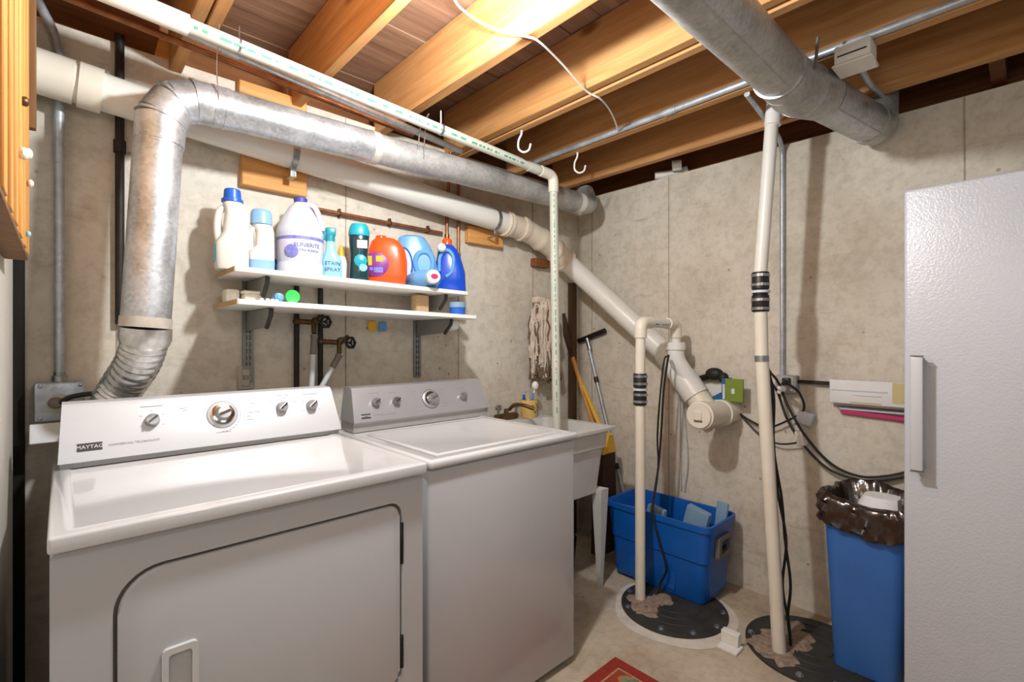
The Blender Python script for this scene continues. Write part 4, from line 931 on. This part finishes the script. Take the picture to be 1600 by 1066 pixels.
s1 = sump('sump_cover', 'round black sump cover by the washer, under the blue tote', 2.085, 1.135, .236, (195, 230, 265, 300, 100, 140), ((2.0, 1.24, .07), (1.95, 1.20, .05), (2.08, 1.20, .06)))
s2 = sump('sump_cover', 'round black sump cover nearer the freezer, by the wastebasket', 2.205, .600, .240, (150, 185, 215, 110), ((2.10, .72, .07), (2.17, .72, .05), (2.22, .66, .07), (2.30, .70, .05), (2.04, .66, .05)))
m = MB(); n = 60
ri, ro = [], []
for k in range(n):
    a = 2 * math.pi * k / n; w_ = .03 + .03 * max(0, math.cos(a - R(215))) + .006 * math.sin(5 * a)
    ri.append(V(2.085 + .236 * math.cos(a), 1.135 + .236 * math.sin(a), .002)); ro.append(V(2.085 + (.236 + w_) * math.cos(a), 1.135 + (.236 + w_) * math.sin(a), .0008))
m.rings([ri, ro], cap0=False, cap1=False)
o = obj('mortar_ring', m, 'caulk', fl)
t = thing('foam_block', 'small white foam block on the floor between the two sump covers', 'block', (1.99, .83, 0))
obj('base_slab', MB().box(1.945, .79, 0, 2.015, .87, .012, .002, 1), 'foam', t)
obj('upright', MB().box(1.985, .80, .012, 2.018, .87, .060, .003, 1), 'foam', t)

# discharge pipe 1
sp = thing('sump_discharge_pipe', 'white sump discharge pipe looping over from the left sump cover into the drain', 'pipe', (2.017, 1.268, .016))
r1 = .0235
obj('pipe_lower', MB().tube([(2.017, 1.268, .012), (2.02, 1.271, .945)], r1, 20), 'pvc_cream', sp)
obj('pipe_upper', MB().tube([(2.02, 1.271, 1.09), (2.025, 1.271, 1.30)], r1, 20), 'pvc_cream', sp)
ck = obj('check_valve', MB().lathe([(.029, 0), (.031, .004), (.031, .062), (.027, .066), (.027, .082), (.031, .086), (.031, .146), (.029, .150)], (2.02, 1.271, .94), n=22), 'black', sp)
for z in (.952, .985, 1.037, 1.072): obj('hose_clamp', MB().lathe([(.0325, 0), (.0325, .011)], (2.02, 1.271, z), n=22).box(2.012, 1.233, z, 2.026, 1.242, z + .011), 'steel', ck)
obj('valve_ring', MB().lathe([(.034, 0), (.034, .010)], (2.02, 1.271, 1.010), n=22), 'milky', ck)
obj('elbow', MB().tube(fillet([(2.025, 1.271, 1.26), (2.026, 1.271, 1.333), (2.115, 1.271, 1.335)], .055), .0295, 20), 'pvc_cream', sp)
obj('cross_pipe', MB().tube([(2.09, 1.271, 1.335), (2.29, 1.265, 1.334)], r1, 20), 'pvc', sp)
obj('elbow', MB().tube(fillet([(2.265, 1.266, 1.334), (2.345, 1.262, 1.333), (2.345, 1.262, 1.262)], .05), .0295, 20), 'pvc_cream', sp)
obj('pipe_drop', MB().tube([(2.345, 1.262, 1.28), (2.345, 1.262, 1.20)], r1, 20), 'pvc_cream', sp)
pipe_marks((2.02, 1.271, 1.10), (2.025, 1.271, 1.26), r1, R(60), dash(14), sp, 'green_ink', .005)
pipe_marks((2.11, 1.27, 1.335), (2.26, 1.266, 1.334), r1, R(20), dash(14), sp, 'green_ink', .006)
pump_cord = [(2.26, 1.255, 1.17), (2.215, 1.235, 1.155), (2.20, 1.25, .99), (2.20, 1.262, .80), (2.19, 1.272, .62), (2.10, 1.25, .45), (2.10, 1.18, .36)]
tag(obj('pump_cable', MB().tube(spline(pump_cord[:5] + [(2.12, 1.262, .42), (2.105, 1.225, .30), (2.12, 1.19, .16), (2.125, 1.225, .07), (2.10, 1.235, .018)]), .0055, 8), 'cord'), 'black pump cord hanging from the drain fitting in front of the blue tote', 'power cord')
tag(obj('pump_cable', MB().tube(spline([(2.262, 1.262, 1.17), (2.235, 1.268, 1.14), (2.225, 1.285, .95), (2.21, 1.29, .76), (2.205, 1.283, .6), (2.13, 1.272, .40)]), .0045, 8), 'cord'), 'thinner black cord hanging beside the pump cord behind the tote front', 'power cord')

# discharge pipe 2
sp = thing('sump_discharge_pipe', 'tall white discharge pipe with black valve, rising from the right sump cover', 'pipe', (2.08, .678, .016))
r2 = .0255
obj('pipe_lower', MB().tube([(2.078, .678, .012), (2.10, .752, 1.174), (2.10, .756, 1.375)], r2, 20), 'pvc_cream', sp)
obj('pipe_upper', MB().tube([(2.10, .757, 1.52), (2.118, .712, 2.24)], r2, 20), 'pvc', sp)
obj('coupling', MB().tube([(2.114, .716, 2.12), (2.118, .711, 2.19)], .031, 20), 'pvc_white', sp)
ck = obj('check_valve', MB().lathe([(.031, 0), (.033, .004), (.033, .065), (.029, .07), (.029, .09), (.033, .094), (.033, .158), (.031, .162)], (2.10, .757, 1.365), n=22), 'black', sp)
for z in (1.372, 1.408, 1.470, 1.508): obj('hose_clamp', MB().lathe([(.035, 0), (.035, .011)], (2.10, .757, z), n=22).box(2.066, .735, z, 2.074, .748, z + .011), 'steel', ck)
obj('valve_ring', MB().lathe([(.036, 0), (.036, .010)], (2.10, .757, 1.442), n=22), 'milky', ck)
obj('tape_band', MB().tube([(2.0995, .751, 1.160), (2.1, .752, 1.185)], .0268, 20), 'steel', sp)

# ------------------------------------------------------------------ blue tote and its contents
bn = thing('storage_tote', 'bright blue plastic storage tote without lid, on the left sump cover', 'bin', (2.29, 1.28, .018))
m = MB(); bz = .018; hgt = .375
def brg(ix, iy, r_, z): return [Vector((p[0], p[1], z)) for p in rrect(2.172 - ix, 1.035 - iy, 2.420 + ix, 1.520 + iy, r_, 5)]
m.rings([brg(0, 0, .03, bz), brg(.006, .008, .04, bz + .012), brg(.013, .018, .04, bz + .19), brg(.020, .026, .042, bz + .197), brg(.028, .040, .045, bz + hgt - .03), brg(.036, .048, .048, bz + hgt - .028), brg(.036, .048, .048, bz + hgt),
         brg(.026, .036, .040, bz + hgt), brg(.020, .028, .040, bz + hgt - .03), brg(.004, .006, .035, bz + .02)])
obj('bin_body', m, 'bin', bn)
for yy in (1.20, 1.40):
    obj('rib', MB().box(2.162, yy - .035, bz + .02, 2.176, yy + .035, bz + .19, .005, 1), 'bin', bn)
obj('bin_rib_side', MB().box(2.20, 1.018, bz + .03, 2.39, 1.034, bz + .18, .006, 1), 'bin', bn)
hd = obj('handle', plate_with_hole(rrect(2.235, bz + .205, 2.365, bz + .305, .010, 3), rrect(2.262, bz + .225, 2.352, bz + .285, .006, 3), .985, 1.012, MB()), 'hosegrey', bn)
obj('handle_recess', MB().box(2.25, 1.004, bz + .22, 2.356, 1.010, bz + .29), 'dark', bn)
tag(obj('grey_case', MB().box(2.30, 1.10, .10, 2.345, 1.22, .415, .010, 2, Matrix.Rotation(R(14), 3, 'X')), 'greyblue'), 'grey blue plastic lid leaning inside the tote, middle one', 'lid')
tag(obj('grey_case', MB().box(2.365, 1.02, .10, 2.385, 1.075, .455, .006, 2, Matrix.Rotation(R(6), 3, 'X')), 'greyblue'), 'narrow grey strip sticking up from the right end of the tote', 'strip')
tag(obj('grey_case', MB().box(2.25, 1.30, .08, 2.29, 1.40, .385, .010, 2, Matrix.Rotation(R(10), 3, 'X')), 'greyblue'), 'grey blue box in the tote just behind the discharge pipe', 'box')
tag(obj('blue_folder', MB().box(2.22, 1.42, .06, 2.26, 1.53, .36, .006, 2, Matrix.Rotation(R(-6), 3, 'Y')), 'royal'), 'dark blue box inside the left end of the tote', 'box')

# ------------------------------------------------------------------ wastebasket
tr = thing('wastebasket', 'tall slim blue wastebasket lined with a brown bag, beside the freezer', 'trash can', (2.267, .416, .0165))
def trg(dx, dy, r_, z): return [Vector((p[0], p[1], z)) for p in rrect(2.150 - dx, .318 - dy, 2.385 + dx, .515 + dy, r_, 6)]
m = MB(); m.rings([trg(0, 0, .03, .0165), trg(.002, .002, .034, .024), trg(.030, .028, .04, .60), trg(.036, .034, .045, .604), trg(.042, .036, .045, .632), trg(.036, .030, .04, .632), trg(.03, .026, .04, .60), trg(0, 0, .03, .05)])
obj('can_body', m, 'trash', tr)
from mathutils import noise
rings = []
prof = [(.034, .552), (.046, .546), (.055, .560), (.052, .580), (.057, .60), (.053, .622), (.058, .640), (.050, .656), (.038, .664), (.024, .652), (.010, .60), (-.02, .52), (-.06, .47)]
for i, (d_, z) in enumerate(prof):
    base = [Vector((p[0], p[1], z)) for p in rrect(2.150 - d_, .318 - d_ * .9, 2.385 + d_, .515 + d_ * .9, .05, 20)]
    c = V(2.267, .416, z); out = []
    # extra points along the straight sides
    dense = []
    for i_, (a_, b_) in enumerate(zip(base, base[1:] + base[:1])):
        k_ = 22 if i_ % 21 == 20 else 1
        for q_ in range(k_): dense.append(a_.lerp(b_, q_ / k_))
    for p in dense:
        a = math.atan2(p.y - c.y, p.x - c.x)
        n1 = noise.noise(V(p.x * 34, p.y * 34, i * .9)); n2 = noise.noise(V(p.x * 80 + 7, p.y * 80, i * 1.7))
        q = p + (p - c).normalized() * (.013 * n1 + .007 * n2) * (1 if i < 9 else .8)
        q.z += (.012 * math.sin(3 * a + 1) + .010 * noise.noise(V(p.x * 22, p.y * 22, 3.3))) * (1 if i < 9 else .5)
        out.append(q)
    rings.append(out)
m = MB(); m.rings(rings, cap0=False, cap1=True)
obj('bag', m, 'bag', tr, sharp=60)
tag(obj('waste_paper', MB().loft([(.535, 2.25, .385, .055, .06, 3), (.635, 2.235, .385, .062, .066, 3), (.665, 2.25, .38, .05, .055, 3)], 12), 'paper'), 'crumpled white paper lying in the brown bag of the wastebasket', 'paper')

# ------------------------------------------------------------------ right wall: conduit, outlet, cords, strips
we = thing('wall_conduit', 'thin grey conduit down the right wall behind the tall discharge pipe', 'conduit', (2.5, .80, 1.0))
obj('conduit_tube', MB().tube(fillet([(1.905, .735, 2.183), (2.42, .79, 2.183), (2.502, .804, 2.15), (2.502, .804, 1.075)], .06, 6), .0105, 12), 'conduit', we)
ob = obj('outlet_box', MB().box(2.47, .735, 1.005, 2.519, .825, 1.085, .005, 1), 'conduit', we)
obj('socket_face', MB().box(2.464, .745, 1.012, 2.471, .815, 1.078, .003, 1), 'outlet', ob)
tag(obj('plug', MB().box(2.435, .755, 1.045, 2.466, .785, 1.075, .005, 2).tube([(2.44, .77, 1.06), (2.41, .77, 1.05)], .009, 8), 'black'), 'upper black plug in the right wall outlet box', 'plug')
tag(obj('plug', MB().box(2.435, .770, 1.012, 2.466, .805, 1.036, .005, 2).tube([(2.44, .785, 1.024), (2.41, .79, 1.01)], .009, 8), 'white'), 'lower white plug in the right wall outlet box', 'plug')
cords = (
 ('long black cord swooping from the pipe strap to behind the freezer, upper one', [(2.13, .755, 1.172), (2.30, .79, 1.11), (2.44, .80, 1.05), (2.46, .760, .93), (2.46, .69, .81), (2.48, .60, .705), (2.49, .50, .668), (2.49, .40, .690), (2.505, .28, .745), (2.511, .15, .80)], .0058),
 ('long black cord swooping from the pipe strap to behind the freezer, lower one', [(2.13, .748, 1.168), (2.32, .80, 1.08), (2.45, .805, 1.0), (2.465, .770, .88), (2.465, .705, .775), (2.48, .61, .680), (2.492, .50, .652), (2.492, .40, .676), (2.505, .28, .728), (2.511, .13, .78)], .0058),
 ('black cord hanging straight down beside the tall discharge pipe, left one', [(2.13, .745, 1.165), (2.15, .735, 1.05), (2.15, .725, .86), (2.15, .71, .64), (2.145, .675, .44), (2.15, .690, .25), (2.155, .668, .10), (2.15, .660, .018)], .0055),
 ('black cord hanging straight down beside the tall discharge pipe, right one', [(2.13, .750, 1.17), (2.17, .730, 1.02), (2.17, .73, .80), (2.17, .700, .60), (2.165, .685, .43), (2.165, .665, .26), (2.165, .675, .12), (2.17, .665, .018)], .0055),
 ('dark cord running from the drain stub across to the right outlet', [(2.47, 1.055, .955), (2.49, 1.0, .885), (2.49, .93, .845), (2.48, .86, .83), (2.48, .78, .87), (2.47, .705, .93), (2.46, .72, 1.01), (2.43, .765, 1.055)], .005),
 ('thin grey-black cord drooping under the drain stub toward the pipe', [(2.49, 1.04, .92), (2.495, .97, .85), (2.49, .90, .79), (2.48, .82, .76), (2.475, .74, .775), (2.47, .70, .80)], .0042),
)
for lb_, pts, r_ in cords: tag(obj('power_cable', MB().tube(spline(pts), r_, 8), 'cord'), lb_, 'power cord')
tag(obj('power_adapter', MB().box(2.465, .672, .865, 2.518, .735, .925, .008, 2, Matrix.Rotation(R(18), 3, 'X')), 'milky'), 'grey white square power adapter on the right wall below the outlet', 'adapter')
tag(obj('power_adapter', MB().box(2.455, .700, .765, 2.50, .735, .835, .008, 2, Matrix.Rotation(R(-12), 3, 'X')), 'white'), 'small white plug adapter hanging lowest among the wall cords', 'adapter')
tag(obj('magnet_rail', MB().box(2.490, .32, 1.050, 2.519, .775, 1.064, .002, 1), 'iron'), 'thin black rail fixed level on the right wall', 'rail')
t = thing('white_bag_roll', 'white plastic packet hanging from the black rail beside the freezer', 'packet', (2.49, .45, .97))
obj('packet', MB().box(2.478, .30, .975, 2.490, .606, 1.076, .004, 2), 'paper', t)
obj('yellow_band', MB().box(2.4765, .345, .99, 2.4785, .385, 1.074), 'palegold', t)
obj('fold', MB().box(2.4755, .40, 1.030, 2.4785, .60, 1.036, .001, 1).box(2.4755, .42, 1.012, 2.4785, .52, 1.016, .001, 1), 'milky', t)
obj('dark_edge', MB().box(2.475, .30, .966, 2.492, .590, .976, .002, 1), 'hosegrey', t)
obj('tan_strip', MB().box(2.4765, .42, .980, 2.4785, .53, .986), 'palegold', t)
tag(obj('pink_strip', MB().box(2.500, .30, .920, 2.519, .570, .940, .003, 1, Matrix.Rotation(R(2.5), 3, 'X')), 'pink'), 'pink plastic strip fixed on the right wall below the white packet', 'strip')
tag(obj('clear_strip', MB().box(2.498, .30, .944, 2.519, .575, .956, .003, 1), 'milky'), 'pale clear strip directly above the pink strip', 'strip')
# card and black gear on top of the tee
bg = thing('card_box', 'lime green and blue cardboard box standing on the drain stub', 'box', (2.46, 1.03, .945))
obj('green_face', MB().box(2.420, .952, .945, 2.432, 1.040, 1.058, .002, 1), 'lime', bg)
obj('blue_side', MB().box(2.418, 1.038, .945, 2.500, 1.056, 1.058, .002, 1), 'cardblue', bg)
obj('white_print', MB().box(2.4165, 1.0385, .955, 2.4185, 1.050, 1.03), 'labelbleach', bg)
o = obj('printed_mark', MB().box(2.4185, .992, .985, 2.4205, 1.008, 1.010), 'labelbleach', bg)
tag(obj('blue_card', MB().prism([(1.06, .945), (1.13, .950), (1.07, .985)], 'X', 2.440, 2.447), 'cardblue'), 'folded blue card corner lying left of the lime box', 'card')
wsf = tag(obj('wall_bracket_plate', MB().box(2.505, 1.04, .95, 2.519, 1.25, 1.03, .002, 1), 'foam'), 'pale board patch on the wall behind the lime box', 'board')
tag(obj('black_bundle', MB().sphere((2.47, 1.115, 1.075), .038, 14, (.8, 1.25, .85)).tube(spline([(2.47, 1.15, 1.06), (2.48, 1.20, 1.045), (2.50, 1.26, 1.035)]), [.016] * 9 + [.010] * 8, 8).sphere((2.46, 1.065, 1.06), .026, 12), 'iron'), 'black cable bundle on the wall above the lime box', 'bundle')
tag(obj('white_cable_drop', MB().tube(spline([(2.51, 1.33, 1.0), (2.505, 1.325, .7), (2.51, 1.32, .42)]), .004, 6).tube(spline([(2.51, 1.31, .9), (2.505, 1.28, .6), (2.51, 1.30, .42)]), .004, 6), 'hose'), 'pair of thin pale cables hanging on the wall behind the tote', 'cable')

# ------------------------------------------------------------------ overhead: big duct, conduit, box, hooks, wires
bd = thing('ceiling_duct', 'large dull grey round duct under the joists at upper right', 'duct', (1.9, .56, 2.0))
obj('duct_section', MB().tube([(.72, .535, 2.062), (1.68, .545, 2.096)], .073, 36), 'galv_dull', bd)
obj('collar', MB().tube([(1.672, .545, 2.0955), (1.73, .545, 2.097)], .0775, 36), 'galv_dull', bd)
obj('collar_bead', MB().tube([(1.660, .545, 2.095), (1.666, .545, 2.095)], .0800, 36), 'galv', bd)
obj('collar_gap', MB().tube([(1.667, .545, 2.0955), (1.671, .545, 2.0955)], .0765, 36), 'iron', bd)
obj('elbow_section', MB().tube([(1.73, .545, 2.097), (1.80, .542, 2.098), (1.90, .520, 2.104), (1.97, .502, 2.107)], [.078, .084, .084, .077], 36), 'galv_dull', bd)
obj('elbow_bead', MB().tube([(1.845, .533, 2.100), (1.853, .532, 2.1005)], .0862, 36), 'galv', bd)
obj('collar_gap', MB().tube([(1.970, .502, 2.107), (1.975, .501, 2.107)], .0745, 36), 'iron', bd)
obj('duct_section', MB().tube([(1.95, .507, 2.106), (2.36, .440, 2.112)], .0715, 36), 'galv', bd)
obj('end_elbow', MB().tube(fillet([(2.345, .4425, 2.112), (2.415, .431, 2.113), (2.425, .430, 2.38)], .10, 8), .075, 36), 'galv_dull', bd)
obj('duct_seam', MB().tube([(1.98, .500 - .045, 2.107 - .0560), (2.34, .4435 - .045, 2.112 - .0560)], .003, 6), 'galv_dull', bd)
obj('duct_seam', MB().tube([(.75, .535 - .035, 2.063 - .0645), (1.655, .545 - .035, 2.095 - .0645)], .0025, 6), 'galv_dull', bd)
obj('hanger_wire', MB().tube([(1.735, .462, 2.10), (1.74, .457, 2.20)], .005, 6), 'steel', bd)
tag(obj('joist_conduit', MB().tube([(1.857, 1.81, 2.203), (1.857, -.6, 2.203)], .0125, 12).tube([(1.857, 1.0, 2.203), (1.857, 1.05, 2.203)], .015, 12), 'conduit'), 'bright metal conduit running along the side of a joist', 'conduit')
jb = thing('junction_box', 'square off-white junction box under a joist at the upper right', 'junction box', (1.86, .39, 2.13))
obj('box', MB().box(1.815, .335, 2.128, 1.905, .432, 2.188, .006, 2), 'foam', jb)
obj('cover_plate', MB().box(1.810, .330, 2.120, 1.910, .437, 2.129, .003, 1), 'pvc', jb)
obj('cover_slot', MB().box(1.8135, .345, 2.150, 1.8155, .422, 2.154), 'dark', jb)
tag(obj('branch_conduit', MB().tube(fillet([(1.90, .385, 2.155), (2.1, .39, 2.155), (2.56, .40, 2.25)], .05), .0105, 12), 'conduit'), 'short grey conduit from the junction box to the right wall', 'conduit')
def hook(x, y_, label):
    pts = spline([(x, y_, JZ + .012), (x, y_, JZ - .02), (x - .008, y_ + .01, JZ - .05), (x - .008, y_ + .01, JZ - .085), (x + .006, y_ - .006, JZ - .102), (x + .024, y_ - .022, JZ - .092), (x + .030, y_ - .028, JZ - .065)])
    tag(obj('ceiling_hook', MB().tube(pts, .0045, 8), 'white'), label, 'hook')
hook(1.503, 1.55, 'white screw hook under the double joist, left one')
hook(1.893, 1.55, 'white screw hook under the joist with the conduit, right one')
tag(obj('white_wire', MB().tube(spline([(.80, 1.05, 2.40), (.87, 1.20, 2.31), (.95, 1.20, 2.265), (1.015, 1.13, 2.215), (1.045, 1.06, 2.182), (1.098, 1.05, 2.182), (1.25, 1.09, 2.19), (1.43, 1.13, 2.178), (1.525, 1.13, 2.176), (1.68, 1.19, 2.19), (1.84, 1.27, 2.195)]), .0035, 8), 'white'), 'thin white wire draped across the joists overhead', 'wire')
tag(obj('pipe_stub', MB().tube(fillet([(2.50, 1.475, 2.197), (2.55, 1.40, 2.20), (2.60, 1.33, 2.22)], .03), .020, 16).tube([(2.505, 1.37, 2.225), (2.53, 1.33, 2.227)], .030, 18, False), 'pvc_white'), 'white pipe stub poking out at the top of the right wall', 'pipe')
# wood planks on the left wall with shells and knobs
wp = thing('plank_rack', 'honey wood plank board on the left wall, edge on at the frame side', 'board', (-.08, 1.5, 1.45))
y_ = .35; i = 0
rn = random.Random(2)
while y_ < 1.62:
    w_ = .062 + rn.uniform(-.008, .012); y1 = min(y_ + w_, 1.655)
    obj('plank', MB().box(-.098, y_ + .0012, 1.452, -.060 + (.004 if i % 2 else 0), y1 - .0012, 2.186, .002, 1), 'panelwood', wp)
    y_ += w_; i += 1
obj('bottom_rail', MB().box(-.099, .35, 1.440, -.058, 1.66, 1.4515, .002, 1), 'panelwood_dark', wp)
obj('end_board', MB().box(-.099, 1.66, 1.765, -.044, 1.685, 2.186, .002, 1), 'panelwood_dark', wp)
for y_, z, s_, mt in ((1.30, 1.60, .011, 'shell'), (1.47, 1.648, .011, 'shell'), (1.60, 1.615, .008, 'shell'), (1.50, 1.480, .006, 'aqua'), (1.36, 1.72, .009, 'bronze')):
    obj('knob', MB().sphere((-.052, y_, z), s_, 10, (.8, 1, 1.1)), mt, wp)
# rug and a stray jar
rg = thing('floor_rug', 'dark red bordered rug on the floor in front of the washer', 'rug', (1.18, .65, 0))
obj('border', MB().box(.78, .18, .0005, 1.59, 1.112, .009, .003, 1), 'rugred', rg)
obj('beige_line', MB().box(.828, .228, .009, 1.542, 1.064, .0098), 'rugline', rg)
obj('field', MB().box(.836, .236, .0098, 1.534, 1.056, .0106), 'rugfield', rg)
tag(obj('amber_tub', MB().lathe([(.036, 0), (.040, .09), (.042, .094), (.042, .112), (.030, .116), (0, .116)], (-.057, 1.60, .0)), 'amber'), 'amber tub on the floor in the gap left of the dryer', 'tub')
